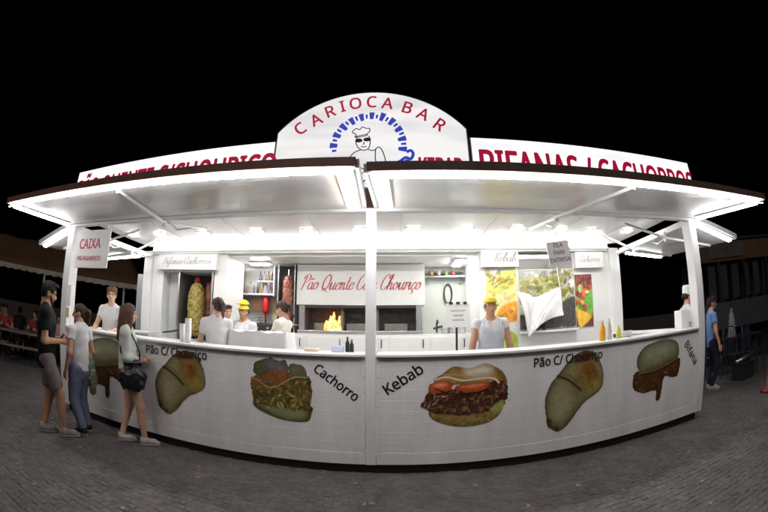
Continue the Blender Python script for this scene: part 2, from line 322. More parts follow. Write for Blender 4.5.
def paint_kebab(w, h):
    p = Paint(w, h, 185); q = lambda a: norm(a, 230, 145, 635, 450)
    p.poly(q([(270, 370), (300, 360), (450, 375), (560, 350), (612, 340), (600, 390), (560, 425), (490, 443), (400, 442), (320, 420), (280, 395)]), (.28, .19, .05), .35, 5, shade=.55)
    p.blobs(120, lambda u, v: v > .76 and .12 < u < .9, [(.13, .16, .03), (.33, .27, .09), (.10, .06, .02)], .004, .013, asp=2.4, mask=False)
    p.poly(q([(290, 220), (330, 195), (380, 165), (450, 175), (520, 158), (570, 175), (610, 205), (628, 250), (615, 290), (560, 270), (420, 250), (310, 250)]), (.40, .23, .065), .3, 5, shade=.5)
    p.poly(q([(430, 185), (500, 166), (550, 180), (535, 205), (455, 210)]), (.78, .72, .60), .1, 5, soft=.09, mask=False)
    p.poly(q([(575, 190), (612, 215), (622, 255), (595, 240)]), (.20, .10, .03), .3, 6, soft=.04, mask=False)
    p.poly(q([(245, 320), (262, 285), (300, 265), (450, 262), (590, 240), (632, 275), (628, 320), (600, 365), (500, 385), (380, 385), (290, 370), (235, 342)]), (.055, .018, .010), .7, 14, rag=.04)
    p.blobs(300, lambda u, v: .38 < v < .76 and .03 < u < .95, [(.13, .04, .02), (.03, .010, .006), (.20, .09, .035), (.06, .02, .012), (.28, .15, .07)], .005, .015, asp=2.8, mask=False)
    p.blobs(30, lambda u, v: .45 < v < .70 and .0 < u < .35, [(.45, .33, .2), (.5, .42, .28)], .003, .006, asp=7)
    p.poly(q([(268, 275), (275, 240), (330, 228), (375, 240), (365, 270), (310, 282)]), (.60, .10, .025), .25, 9, shade=.45, rag=.01); p.poly(q([(290, 245), (330, 236), (355, 246), (310, 256)]), (.8, .3, .15), .2, 7, soft=.03, mask=False)
    p.poly(q([(380, 265), (400, 250), (480, 243), (545, 245), (520, 275), (440, 285)]), (.62, .105, .025), .25, 9, shade=.45, rag=.01); p.poly(q([(410, 258), (470, 249), (520, 252), (460, 264)]), (.78, .25, .10), .2, 7, soft=.03, mask=False)
    p.line(q([(300, 222), (350, 212), (420, 230), (500, 225), (560, 228), (588, 250)]), (.80, .74, .66), .010)
    p.line(q([(330, 200), (400, 205), (460, 215)]), (.5, .34, .16), .008); p.line(q([(300, 262), (370, 288), (450, 292), (540, 280)]), (.02, .008, .004), .010)
    p.poly(q([(548, 370), (580, 345), (612, 335), (606, 375), (575, 395)]), (.34, .38, .10), .4, 8, soft=.03, rag=.01); p.blobs(40, lambda u, v: v > .64 and u > .74, [(.42, .46, .16), (.16, .2, .03)], .004, .012, mask=False)
    p.line(q([(240, 345), (290, 352), (330, 340)]), (.2, .1, .05), .006)
    return p
def paint_bifana(w, h):
    p = Paint(w, h, 165); q = lambda a: norm(a, 405, 75, 612, 330)
    p.poly(q([(412, 200), (440, 185), (600, 165), (605, 235), (585, 250), (545, 235), (535, 265), (528, 325), (508, 325), (505, 285), (455, 283), (415, 255)]), (.085, .034, .012), .6, 12, rag=.02, shade=.3)
    p.blobs(150, lambda u, v: .42 < v < .82, [(.18, .07, .015), (.04, .014, .006), (.26, .13, .03), (.10, .04, .012)], .006, .020, asp=2.2, mask=False)
    p.M *= (p.dist([tuple(z) for z in catmull(q([(410, 198), (440, 165), (605, 150), (608, 240), (588, 254), (548, 240), (538, 265), (530, 328), (506, 328), (503, 288), (452, 288), (410, 258), (410, 198)]), 4)]) < .004)
    p.poly(q([(425, 170), (428, 130), (455, 98), (500, 84), (555, 82), (595, 100), (606, 135), (600, 165), (560, 178), (500, 195), (445, 200)]), (.185, .185, .095), .25, 4, shade=.62)
    p.poly(q([(455, 125), (500, 102), (560, 102), (582, 125), (540, 148), (470, 158)]), (.34, .34, .225), .2, 4, soft=.13, mask=False)
    p.blobs(80, lambda u, v: v < .42, [(.25, .25, .15), (.14, .13, .06)], .003, .010, mask=False)
    p.line(q([(440, 200), (500, 198), (560, 182), (600, 168)]), (.22, .17, .04), .009); p.line(q([(440, 207), (500, 206), (560, 192), (600, 176)]), (.03, .012, .006), .010)
    return p

# ================================================================== GROUND
gm = mat('dark_paving', (.105, .097, .095), .8, var=.4, vscale=2.5, bump=.6, bscale=9)
ground = mesh_obj('ground', [(-400, -400, -.006), (400, -400, -.006), (400, 400, -.006), (-400, 400, -.006)], [(0, 1, 2, 3)], gm); ground['kind'] = 'structure'
M_COB = []
for i, c in enumerate(((.092, .085, .086), (.084, .078, .080), (.103, .096, .095))):
    M_COB.append(mat('cobble_stone_%s' % 'abc'[i], tuple(v * k for v, k in zip(c, (1.3, 1.26, 1.22))), .62, var=.4, vscale=2.6, bump=.6, bscale=55))
    nt = M_COB[-1].node_tree; gp = nt.nodes.new('ShaderNodeNewGeometry'); mp_ = [n for n in nt.nodes if n.type == 'MAPPING'][0]; nt.links.new(gp.outputs['Position'], mp_.inputs[0]); [n for n in nt.nodes if n.type == 'TEX_NOISE'][0].inputs['Detail'].default_value = 9
def cobble_geo(w, d, t, sd):
    r = random.Random(sd); a, b = w / 2, d / 2; i = .007; j = lambda: r.uniform(-.004, .004)
    V = [(-a, -b, -.03), (a, -b, -.03), (a, b, -.03), (-a, b, -.03), (-a + j(), -b + j(), -.0045), (a + j(), -b + j(), -.0045), (a + j(), b + j(), -.0045), (-a + j(), b + j(), -.0045),
         (-a + i, -b + i, t + j() * .4), (a - i, -b + i, t + j() * .4), (a - i, b - i, t + j() * .4), (-a + i, b - i, t + j() * .4)]
    F = [(0, 1, 5, 4), (1, 2, 6, 5), (2, 3, 7, 6), (3, 0, 4, 7), (4, 5, 9, 8), (5, 6, 10, 9), (6, 7, 11, 10), (7, 4, 8, 11), (8, 9, 10, 11)]
    return V, F
cob = []
yy = -4.6; row = 0
while yy < 3.4:
    xx = -8.0 + (row % 2) * .036 + random.uniform(-.02, .02); row += 1
    while xx < 8.0:
        w = random.uniform(.058, .080); x = xx + w / 2; xx += w + .005
        d = math.hypot(x, yy + 3.567)
        if d < 1.2 or d > 6.6 or (yy > .25 and -4.6 < x < 3.95): continue
        cob.append((d, x, yy + random.uniform(-.009, .009) + .02 * math.sin(x * 1.7) , w, random.random()))
    yy += .072
vis = sorted([c for c in cob if c[2] > -2.6 and c[2] < -.1 and abs(c[1]) < 2.6 + (-.9 - c[2]) * .3 and abs(c[1]) > (-.95 - c[2]) * 1.45], key=lambda c: c[0])[:300]
vset = set(id(c) for c in vis)
protos = []
for k in range(6):
    V, F = cobble_geo(.07, .067, .0, k); me = bpy.data.meshes.new('cobble'); me.from_pydata(V, [], F); me.materials.append(M_COB[k % 3]); protos.append(me)
for c in vis:
    o = bpy.data.objects.new('cobble', protos[int(c[4] * 6) % 6]); o.location = (c[1], c[2], random.uniform(-.003, .002)); o.scale = (c[3] / .07, 1, 1)
    o.rotation_euler = (random.uniform(-.05, .05), random.uniform(-.05, .05), random.uniform(-.14, .14)); link(o, ground)
for k in range(3):
    g = G()
    for n, c in enumerate(cob):
        if id(c) in vset or int(c[4] * 3) != k: continue
        V, F = cobble_geo(c[3], .067, random.uniform(-.007, .003), n); a = random.uniform(-.14, .14); ca, sa = math.cos(a), math.sin(a)
        g.add([(c[1] + x * ca - y * sa, c[2] + x * sa + y * ca, z) for x, y, z in V], F)
    o = g.obj('cobbles', M_COB[k], ground); o['kind'] = 'stuff'

# ================================================================== KIOSK
XL, XR, XC = -4.70, 4.07, -.238
kiosk = tag(empty('food_kiosk', (0, 0, 0)), 'long white food kiosk with open awning flaps and food pictures on its front', 'kiosk')
K = kiosk
def grooved(name, x0, x1, z0, z1, y0=-.012, y1=.02):
    g = G(); prof = [(y1, z0)]; z = z0; prof.append((y0, z0))
    while z + .11 < z1:
        z += .1095; prof += [(y0, z - .003), (y0 + .0016, z), (y0, z + .003)]
    prof += [(y0, z1), (y1, z1)]
    n = len(prof); V = [(x0, y, z) for y, z in prof] + [(x1, y, z) for y, z in prof]
    g.add(V, [(i, i + n, (i + 1) % n + n, (i + 1) % n) for i in range(n)] + [tuple(range(n)), tuple(reversed(range(n, 2 * n)))])
    return g.obj(name, M_PANEL, K)
box('plinth', M_BLACK, K, XL + .08, XR - .08, .04, 2.9, -.008, .11)
for a, b in ((-4.53, -.290), (-.184, 3.915)):
    box('skirt', M_PANEL, K, a, b, -.016, .02, .109, .243, bevel=.004)
panelL = grooved('front_panel', -4.53, -.290, .251, 1.222)
panelR = grooved('front_panel', -.184, 3.915, .251, 1.222)
for a, b in ((-4.53, -.290), (-.184, 3.915)):
    box('panel_trim', M_WHITE, K, a, a + .03, -.019, -.0125, .251, 1.222); box('panel_trim', M_WHITE, K, b - .03, b, -.019, -.0125, .251, 1.222)
for x_ in (-4.515, -.305, -.169, 3.90):
    for k_ in range(7): G().lathe([(.007, 0), (.006, .003), (.001, .0035)], 8).obj('screw', M_STEEL, K).matrix_local = Matrix.Translation((x_, -.0192, .30 + .145 * k_)) @ Matrix.Rotation(math.pi / 2, 4, 'X')
# counter
for a, b in ((-4.53, -.290), (-.184, 3.915)):
    box('counter_top', M_WHITE, K, a, b, -.055, .42, 1.224, 1.252, bevel=.006)
for n, x0, x1 in (('L', XL - .04, XL + .42), ('R', XR - .42, XR + .04)):
    box('side_counter', M_WHITE, K, x0, x1, .1605, 2.10, 1.226, 1.2505, bevel=.006)
for x0, x1 in ((XL + .005, XL + .045), (XR - .045, XR - .005)):
    box('side_panel', M_PANEL, K, x0, x1, .165, 2.09, .11, 1.222)
# posts
box('corner_post', M_PANEL, K, XL, XL + .165, -.022, .155, .105, 2.66, bevel=.008)
box('corner_post', M_PANEL, K, XR - .15, XR, -.022, .145, .105, 2.66, bevel=.008)
box('centre_post', M_PANEL, K, XC - .050, XC + .050, -.024, .06, .107, 2.66, bevel=.006)
box('rear_post', M_WHITE, K, XL - .03, XL + .17, 2.13, 2.30, .105, 2.76, bevel=.008)
box('rear_post', M_WHITE, K, XR - .24, XR - .01, 2.13, 2.30, .105, 2.76, bevel=.008)
box('header_beam', M_WHITE, K, XL - .01, XR + .01, -.012, .06, 2.662, 2.70, bevel=.006)
box('side_beam', M_WHITE, K, XL - .008, XL + .07, .102, 2.25, 2.64, 2.70, bevel=.005); box('side_beam', M_WHITE, K, XR - .07, XR + .008, .102, 2.25, 2.64, 2.70, bevel=.005)
box('fascia_beam', M_BROWN, K, XL - .02, XR + .02, .012, .10, 2.704, 2.895)
box('roof', M_DARKBROWN, K, XL - .03, XR + .03, .105, 4.2, 2.90, 2.98)
ceil = box('ceiling', M_UNDER, K, XL + .01, XR - .01, .105, 2.185, 2.855, 2.893)
for x in (-3.5, -2.3, -1.1, .1, 1.3, 2.5, 3.5):
    box('ceiling_seam', M_WHITE, ceil, x - .012, x + .012, .11, 2.15, 2.850, 2.8545)
for x, y in ((-4.38, 1.28), (-3.76, 1.3), (-2.90, 1.34), (-1.99, 1.35), (-1.24, 1.38), (-.485, 1.37), (.245, 1.37), (.986, 1.37), (1.72, 1.31), (2.425, 1.31), (2.99, 1.36), (3.70, 1.3)):
    s = box('downlight', M_WHITE, K, x - .105, x + .105, y - .09, y + .09, 2.846, 2.8535); box('lens', M_SPOT, s, x - .085, x + .085, y - .07, y + .07, 2.840, 2.8455)
box('interior_floor', mat('grey_floor', (.35, .35, .34), .5), K, XL + .06, XR - .06, .03, 4.1, .12, .20)
# ---- light cove over the rear wall
cv = box('cove_housing', M_WHITE, K, XL + .175, XR - .25, 2.14, 2.26, 2.70, 2.765); box('cove_light', M_COVE, cv, XL + .18, XR - .26, 2.135, 2.18, 2.775, 2.848)
box('cove_lip', M_WHITE, K, XL + .175, XR - .25, 2.1, 2.138, 2.735, 2.768)
# ---- rear block: cabinets, kitchen
YB = 3.50
def ibox(n, *a, m=None, bevel=.004): return box(n, m or M_INNER, K, *a, bevel=bevel)
ibox('rear_wall', XL, XR, YB, YB + .06, .2, 2.88, m=mat('kitchen_wall', (.50, .52, .48), .5, var=.06, vscale=2))
ibox('kitchen_ceiling', -2.85, 1.33, 2.262, YB - .002, 2.66, 2.70)
ibox('end_wall', XL, XL + .06, 2.31, YB - .002, .2, 2.69); ibox('end_wall', XR - .07, XR - .01, 2.31, YB - .002, .2, 2.69)
# left cabinet with the spit niche
ibox('cabinet_side', -4.52, -4.25, 2.19, 2.95, .2, 2.69); ibox('cabinet_side', -3.10, -2.85, 2.19, 2.95, .2, 2.69)
ibox('cabinet_header', -4.249, -3.101, 2.192, 2.95, 2.385, 2.688); ibox('cabinet_base', -4.249, -3.101, 2.16, 2.95, .2, 1.16)
ibox('cabinet_back', -4.249, -3.86, 2.42, 2.46, 1.165, 2.38, m=mat('pale_grey_panel', (.56, .58, .57), .35))
ibox('niche_back', -3.84, -3.102, 2.78, 2.82, 1.165, 2.38, m=mat('dark_grill_back', (.045, .035, .03), .5))
ibox('niche_edge', -3.885, -3.845, 2.19, 2.80, 1.165, 2.38, m=M_STEEL)
ibox('niche_edge', -3.16, -3.12, 2.20, 2.50, 1.165, 2.38, m=M_STEEL)
h1 = ibox('header_sign', -4.31, -3.01, 2.06, 2.185, 2.40, 2.675)
script('lettering', 'Bifanas Cachorros', M_GREY_INK, h1, -4.20, -3.14, 2.50, 2.057, .062)
# right block: kebab panel, photo bay, second panel
ibox('kebab_panel', 1.33, 1.99, 2.19, 3.40, .2, 2.69)
h2 = ibox('header_sign', 1.36, 1.985, 2.08, 2.187, 2.44, 2.695); script('lettering', 'Kebab', M_GREY_INK, h2, 1.55, 1.92, 2.52, 2.077, .075, thick=.22)
ibox('right_panel', 3.05, 3.832, 2.19, 3.40, .2, 2.69)
h3 = ibox('header_sign', 3.06, 3.66, 2.08, 2.187, 2.40, 2.675); script('lettering', 'Cachorros', M_GREY_INK, h3, 3.12, 3.55, 2.50, 2.077, .055)
ibox('bay_shelf', 1.992, 3.048, 2.06, 3.3, 1.36, 1.40); ibox('bay_base', 1.992, 3.048, 2.16, 3.3, .2, 1.355)
ibox('bay_lintel', 1.992, 3.048, 2.30, 2.36, 2.60, 2.688, m=M_STEEL)
ibox('side_door', -5.04, -4.745, 2.32, 2.36, .15, 2.34, m=mat('grey_door', (.34, .35, .36), .5))
for z in (1.1, 1.9): ibox('hinge', -4.80, -4.75, 2.30, 2.318, z, z + .09, m=M_DSTEEL)
# kitchen counters
ibox('rear_counter', -2.848, 1.328, 2.72, YB - .002, .2, 1.40)
for x in (-2.2, -1.5, -.8, -.1, .6): ibox('cupboard_door', x + .02, x + .66, 2.698, 2.719, .3, 1.36)
# ---- awning flaps
def flap(h0, h1, t0, t1, brown, inner_tube=(True, True), front_led=True, stays=()):
    h0, h1, t0, t1 = map(Vector, (h0, h1, t0, t1)); up = Vector((0, 0, .05))
    P = [h0, h1, t1, t0]; g = G().add([*P, *[p + up for p in P]], [(0, 1, 2, 3), (7, 6, 5, 4), (0, 4, 5, 1), (1, 5, 6, 2), (2, 6, 7, 3), (3, 7, 4, 0)])
    # subdivide the underside so its seams read
    f = g.obj('flap', M_UNDER, K)
    wd = (t1 - t0).normalized(); out = ((t0 + t1) / 2 - (h0 + h1) / 2).normalized()
    G().beam(t0 - wd * .012 + out * .017 + Vector((0, 0, .032)), t1 + wd * .012 + out * .017 + Vector((0, 0, .032)), .03, .074).obj('fascia', brown, f, bevel=.004)
    for a, b, s in ((h0, t0, -1), (h1, t1, 1)):
        G().beam(a + wd * s * .018 + out * .02 + Vector((0, 0, .031)), b + wd * s * .018 - out * .002 + Vector((0, 0, .031)), .03, .070).obj('fascia', M_WHITE if s else brown, f, bevel=.004)
    for a, b, s, on in ((h0, t0, 1, inner_tube[0]), (h1, t1, -1, inner_tube[1])):
        if on:
            A = a + wd * s * .085 + out * .08; B = b + wd * s * .085 - out * .06
            t = G().beam(A + Vector((0, 0, -.010)), B + Vector((0, 0, -.010)), .13, .016).obj('lamp_tray', M_WHITE, f)
            G().beam(A + Vector((0, 0, -.036)) + out * .02, B + Vector((0, 0, -.036)) - out * .02, .07, .022).obj('light_tube', M_TUBE, f)
    if front_led:
        G().beam(t0 + wd * .03 - out * .014 + Vector((0, 0, -.044)), t1 - wd * .03 - out * .014 + Vector((0, 0, -.044)), .012, .009).obj('light_strip', M_LED, f)
    return f
fl = flap((-4.70, -.02, 2.704), (-.315, -.02, 2.695), (-4.97, -1.19, 2.70), (-.283, -1.19, 2.607), M_BROWN)
fr = flap((-.178, -.02, 2.692), (4.09, -.02, 2.70), (-.186, -1.19, 2.566), (4.42, -1.19, 2.622), M_DARKBROWN)
fsl = flap((XL - .025, 2.15, 2.70), (XL - .025, .03, 2.70), (-5.78, 2.03, 2.60), (-5.78, .10, 2.455), M_DARKBROWN, front_led=False)
fsr = flap((XR + .025, .03, 2.70), (XR + .025, 2.15, 2.70), (5.13, -.04, 2.43), (5.13, 2.05, 2.57), M_DARKBROWN, front_led=False)
# stays carrying the flaps
def stay(par, a, j, b):
    g = G().beam(a, j, .05, .035); o = g.obj('stay', M_WHITE, par, bevel=.006)
    G().beam(j, b, .04, .03).obj('stay', M_WHITE, par, bevel=.006)
    G().tube([Vector(j) + Vector((0, 0, .09)), Vector(j) + Vector((0, 0, -.05))], .028, 10).obj('stay_joint', M_WHITE, par)
    G().tube([Vector(j) + Vector((.05, 0, .02)), Vector(j) + Vector((.05, .25, -.03)), Vector(j) + Vector((.1, .5, .06))], .012, 8).obj('gas_strut', M_STEEL, par)
stay(fl, (-2.52, -1.13, 2.60), (-2.80, .12, 2.665), (-2.67, 1.02, 2.83)); stay(fr, (2.03, -1.13, 2.555), (1.80, .12, 2.655), (1.91, 1.25, 2.83))
stay(fsl, (-5.6, .6, 2.49), (-4.62, .75, 2.60), (-3.9, .9, 2.82)); stay(fsr, (5.0, .5, 2.44), (4.0, .65, 2.58), (3.3, .8, 2.82))
stay(fsl, (-5.6, 1.7, 2.55), (-4.62, 1.6, 2.62), (-3.9, 1.5, 2.82)); stay(fsr, (5.0, 1.6, 2.50), (4.0, 1.55, 2.6), (3.3, 1.5, 2.82))
# ---- front lettering and food prints
YT = -.0150
text('lettering', 'Pão C/ Chouriço', M_INK, panelL, -2.855, 1.085, YT - .003, .130, sx=.93, rot=R(1.0), bold=.02)
text('lettering', 'Pão C/ Chouriço', M_INK, panelR, 1.375, 1.062, YT - .003, .130, sx=.90, rot=R(1.0), bold=.02)
text('lettering', 'Cachorro', M_INK, panelL, -.802, 1.08, YT, .136, sx=.90, rot=R(-36), bold=.022)
text('lettering', 'Kebab', M_INK, panelR, -.085, .845, YT, .150, sx=1.0, rot=R(33), bold=.022)
text('lettering', 'Bifana', M_INK, panelR, 3.60, 1.06, YT, .140, sx=.95, rot=R(-52), bold=.02)
paint_pao(.75, .80).obj('food_print', M_PRINT, panelL, -2.735, 1.185, YT, .92, 1.0)
paint_cachorro(.68, .68).obj('food_print', M_PRINT, panelL, -1.475, 1.205, YT, .92, 1.0)
paint_bifana(.82, .80).obj('food_print', M_PRINT, panelL, -4.05, 1.20, YT, .92, 1.0)
paint_kebab(.89, .68).obj('food_print', M_PRINT, panelR, .225, 1.17, YT, 1.0, 1.0)
paint_pao(.76, .88, 5).obj('food_print', M_PRINT, panelR, 1.505, 1.195, YT, .92, 1.0)
paint_bifana(.87, .76).obj('food_print', M_PRINT, panelR, 2.655, 1.195, YT, .92, 1.0)

# ================================================================== ROOF SIGNS
def lit_sign(name, c0, es, seed):
    m = bpy.data.materials.new(name); m.use_nodes = True; nt = m.node_tree; b = nt.nodes['Principled BSDF']
    tc = nt.nodes.new('ShaderNodeTexCoord'); mp = nt.nodes.new('ShaderNodeMapping'); mp.inputs['Scale'].default_value = (.35, 1, 1.8); mp.inputs['Location'].default_value = (seed, 0, seed * .7)
    n = nt.nodes.new('ShaderNodeTexNoise'); n.inputs['Scale'].default_value = 2.2; n.inputs['Detail'].default_value = 2
    r = nt.nodes.new('ShaderNodeValToRGB'); r.color_ramp.elements[0].position = .35; r.color_ramp.elements[1].position = .6
    r.color_ramp.elements[0].color = (c0[0] * .74, c0[1] * .74, c0[2] * .78, 1); r.color_ramp.elements[1].color = (*c0, 1)
    nt.links.new(tc.outputs['Object'], mp.inputs[0]); nt.links.new(mp.outputs[0], n.inputs['Vector']); nt.links.new(n.outputs['Fac'], r.inputs[0])
    b.inputs['Base Color'].default_value = (.7, .7, .7, 1); b.inputs['Roughness'].default_value = .3
    nt.links.new(r.outputs[0], b.inputs['Emission Color']); b.inputs['Emission Strength'].default_value = es
    return m
M_SIGN1 = lit_sign('backlit_face_a', (1, .97, .98), .74, .9); M_SIGN2 = lit_sign('backlit_face_b', (1, .985, 1), .72, 4.1); M_SIGN3 = lit_sign('backlit_face_c', (1, .99, .985), .52, 8.6)
def sign_board(x0, x1, z0, z1, label, msg, tx, sx, size, zt, m, skew=0):
    t = tag(empty('roof_sign', ((x0 + x1) / 2, 0, z0)), label, 'sign', 'lit sign boards along the kiosk roof'); cx = (x0 + x1) / 2
    box('sign_case', mat('sign_case', (.25, .25, .26), .5), t, x0 - cx, x1 - cx, .008, .15, 0, z1 - z0, bevel=.004)
    f = box('sign_face', m, t, x0 - cx + .012, x1 - cx - .012, 0, .0075, .012, z1 - z0 - .012)
    text('lettering', msg, M_RED_LIT, f, tx - cx, zt - z0, -.004, size, sx=sx, bold=.022)
    return t
sign_board(-4.78, -1.335, 2.905, 3.545, 'lit white roof sign with red letters running to CHOURIÇO', 'PÃO QUENTE C/CHOURIÇO', -4.72, .555, .50, 3.035, M_SIGN1)
sign_board(.835, 4.245, 2.905, 3.545, 'lit white roof sign with red letters BIFANAS and CACHORROS', 'BIFANAS / CACHORROS', .90, .585, .54, 3.005, M_SIGN2)
arch = tag(empty('arched_roof_sign', (-.26, 0, 2.905)), 'arched lit sign reading CARIOCA BAR with a blue ring and a drawn cook', 'sign')
def AX(x): return x + .26
def AZ(z): return z - 2.905
hw, zs, zt = 1.075, 3.655, 4.165; Rr = (hw * hw + (zt - zs) ** 2) / (2 * (zt - zs)); zc = zt - Rr; a0 = math.asin(hw / Rr)
def archpoly(i): 
    p = [(hw - i, AZ(2.905) + i), (hw - i, AZ(zs) - i * .3)]
    for k in range(33):
        a = a0 - 2 * a0 * k / 32; p.append(((Rr - i) * math.sin(a) * (1 if abs(a) < a0 else 1), AZ(zc) + (Rr - i) * math.cos(a)))
    p[2:] = [(min(hw - i, max(-hw + i, q[0])), q[1]) for q in p[2:]]
    return list(reversed(p + [(-hw + i, AZ(zs) - i * .3), (-hw + i, i)]))
def dedupe(p): return [q for k, q in enumerate(p) if math.dist(q, p[k - 1]) > 1e-4]
G().prism_xz(dedupe(archpoly(0)), .008, .16).obj('sign_case', mat('sign_case'), arch)
aface = G().prism_xz(dedupe(archpoly(.014)), 0, .0075).obj('sign_face', M_SIGN3, arch)
for ch, x, z in zip('CARIOCABAR', (-1.07, -.89, -.735, -.59, -.44, -.255, -.07, .155, .335, .51), (3.69, 3.80, 3.905, 3.97, 4.005, 4.02, 3.995, 3.93, 3.84, 3.70)):
    dx = x + .26; ang = -math.asin(max(-1, min(1, dx / 1.12))) * .82
    o = text('lettering', ch, M_RED_LIT, aface, 0, 0, -.004, .225, sx=.90, bold=.020, align='CENTER')
    c, s = math.cos(ang), math.sin(ang)
    for v in o.data.vertices:
        px, pz = v.co.x, v.co.z - .085; v.co.x = AX(x) + px * c - pz * s; v.co.z = AZ(z) + px * s + pz * c
text('lettering', 'KEBAB', M_RED_LIT, aface, AX(.245), AZ(2.99), -.004, .40, sx=.40, bold=.022)
text('lettering', 'Q', M_INK, aface, AX(-.345), AZ(2.915), -.004, .15, bold=0)
rc = (AX(-.275), AZ(3.40))
k = 0; a = -8.
while a < 188:
    big = k % 2 == 0; aw = 8.5 if big else 4.2; rad = .405 + .012 * math.sin(a); ln = (.105 if big else .062) * random.uniform(.85, 1.1)
    m_ = R(a + aw / 2); g = G(); P = []
    for rr, da in ((rad - ln / 2, -aw / 2 * .8), (rad - ln / 2, aw / 2 * .8), (rad + ln / 2, aw / 2), (rad + ln / 2, -aw / 2)):
        t = m_ + R(da); P.append((rc[0] + rr * math.cos(t) * .93, -.004, rc[1] + rr * math.sin(t) * 1.03))
    g.add(P, [(0, 1, 2, 3)]); g.obj('ring_block', M_BLUE_LIT, aface); a += aw + 2.6; k += 1
def sketch(name, strokes, w, m=M_INK):
    g = G()
    for i, st in enumerate(strokes): ribbon(g, np.array([(AX(x), AZ(z)) for x, z in catmull(st, 6)]), lambda d: w, -.004 - i * .0002)
    return g.obj(name, m, aface)
sketch('cook_drawing', [
    [(-.43, 3.53), (-.42, 3.57), (-.46, 3.60), (-.42, 3.645), (-.38, 3.63), (-.35, 3.665), (-.31, 3.645), (-.27, 3.64), (-.27, 3.60), (-.29, 3.58), (-.30, 3.545)],
    [(-.43, 3.53), (-.37, 3.535), (-.30, 3.55)], [(-.42, 3.54), (-.36, 3.555), (-.30, 3.565)],
    [(-.405, 3.53), (-.415, 3.46), (-.39, 3.40), (-.34, 3.365), (-.29, 3.375), (-.265, 3.42), (-.26, 3.50), (-.28, 3.545)],
    [(-.36, 3.415), (-.33, 3.405), (-.30, 3.415)], [(-.335, 3.47), (-.325, 3.445), (-.34, 3.44)],
    [(-.36, 3.37), (-.42, 3.345), (-.47, 3.29), (-.49, 3.20), (-.47, 3.10)], [(-.28, 3.37), (-.22, 3.36), (-.165, 3.40), (-.12, 3.33), (-.09, 3.2), (-.09, 3.08)],
    [(-.20, 3.38), (-.205, 3.28), (-.195, 3.2), (-.21, 3.1)], [(-.45, 3.14), (-.36, 3.10), (-.28, 3.08), (-.2, 3.09)], [(-.40, 3.12), (-.37, 3.15), (-.33, 3.14), (-.30, 3.08), (-.28, 3.14)]], .011)
g = G()
for x, z in ((-.385, 3.487), (-.295, 3.497)):
    g.add([(AX(x) + .042 * math.cos(t), -.0075, AZ(z) + .026 * math.sin(t)) for t in [k * math.pi / 6 for k in range(12)]], [tuple(range(12))])
g.obj('sunglasses', mat('dark_blue_print', (.03, .04, .16), .5), aface)
sketch('flourish', [[(.0, 3.20), (.06, 3.225), (.12, 3.27), (.17, 3.25), (.20, 3.31), (.175, 3.355), (.13, 3.335)], [(-.02, 3.17), (.08, 3.20), (.16, 3.23)], [(.07, 3.24), (.10, 3.21), (.14, 3.24)]], .034, M_BLUE_LIT)

# ================================================================== PEOPLE: signed distance fields turned into one continuous surface
def surfnet(D, o, h):
    ins = D < 0; nx, ny, nz = D.shape
    S = np.zeros((nx - 1, ny - 1, nz - 1, 3)); N = np.zeros((nx - 1, ny - 1, nz - 1))
    cs = [(i, j, k) for i in (0, 1) for j in (0, 1) for k in (0, 1)]
    sl = lambda c: D[c[0]:nx - 1 + c[0], c[1]:ny - 1 + c[1], c[2]:nz - 1 + c[2]]
    tot = sum(sl(c) < 0 for c in cs); act = (tot > 0) & (tot < 8); idx = np.argwhere(act); I, J, Kk = idx.T
    P = np.zeros((len(idx), 3)); cnt = np.zeros(len(idx))
    for a in cs:
        for ax in range(3):
            if a[ax]: continue
            b = list(a); b[ax] = 1
            d0 = D[I + a[0], J + a[1], Kk + a[2]]; d1 = D[I + b[0], J + b[1], Kk + b[2]]; m = (d0 < 0) != (d1 < 0)
            t = np.where(m, d0 / (d0 - d1 + 1e-15), 0); q = np.tile(np.array(a, float), (len(idx), 1)); q[:, ax] += t
            P += q * m[:, None]; cnt += m
    V = (idx + P / np.maximum(cnt, 1)[:, None]) * h + o
    num = -np.ones(act.shape, int); num[act] = np.arange(len(idx)); F = []
    for ax in range(3):
        u, v = [(1, 2), (2, 0), (0, 1)][ax]
        s0 = [slice(1, n - 1) for n in D.shape]; s1 = list(s0); s0[ax] = slice(0, D.shape[ax] - 1); s1[ax] = slice(1, D.shape[ax])
        A, B = ins[tuple(s0)], ins[tuple(s1)]; e = np.argwhere(A != B); fl_ = A[tuple(e.T)]; off = np.ones(3, int); off[ax] = 0; e = e + off
        def at(du, dv):
            q = e.copy(); q[:, u] -= du; q[:, v] -= dv; return num[tuple(q.T)]
        f = np.stack([at(1, 1), at(0, 1), at(0, 0), at(1, 0)], 1); f[~fl_] = f[~fl_][:, ::-1]; F.append(f)
    F = np.concatenate(F); return V, F[(F >= 0).all(1)]
def cone(a, b, ra, rb, ky=1., cut=False): return ('c', np.array(a, float), np.array(b, float), ra, rb, ky, cut)
def ell(c, r): return ('e', np.array(c, float), np.array(r, float))
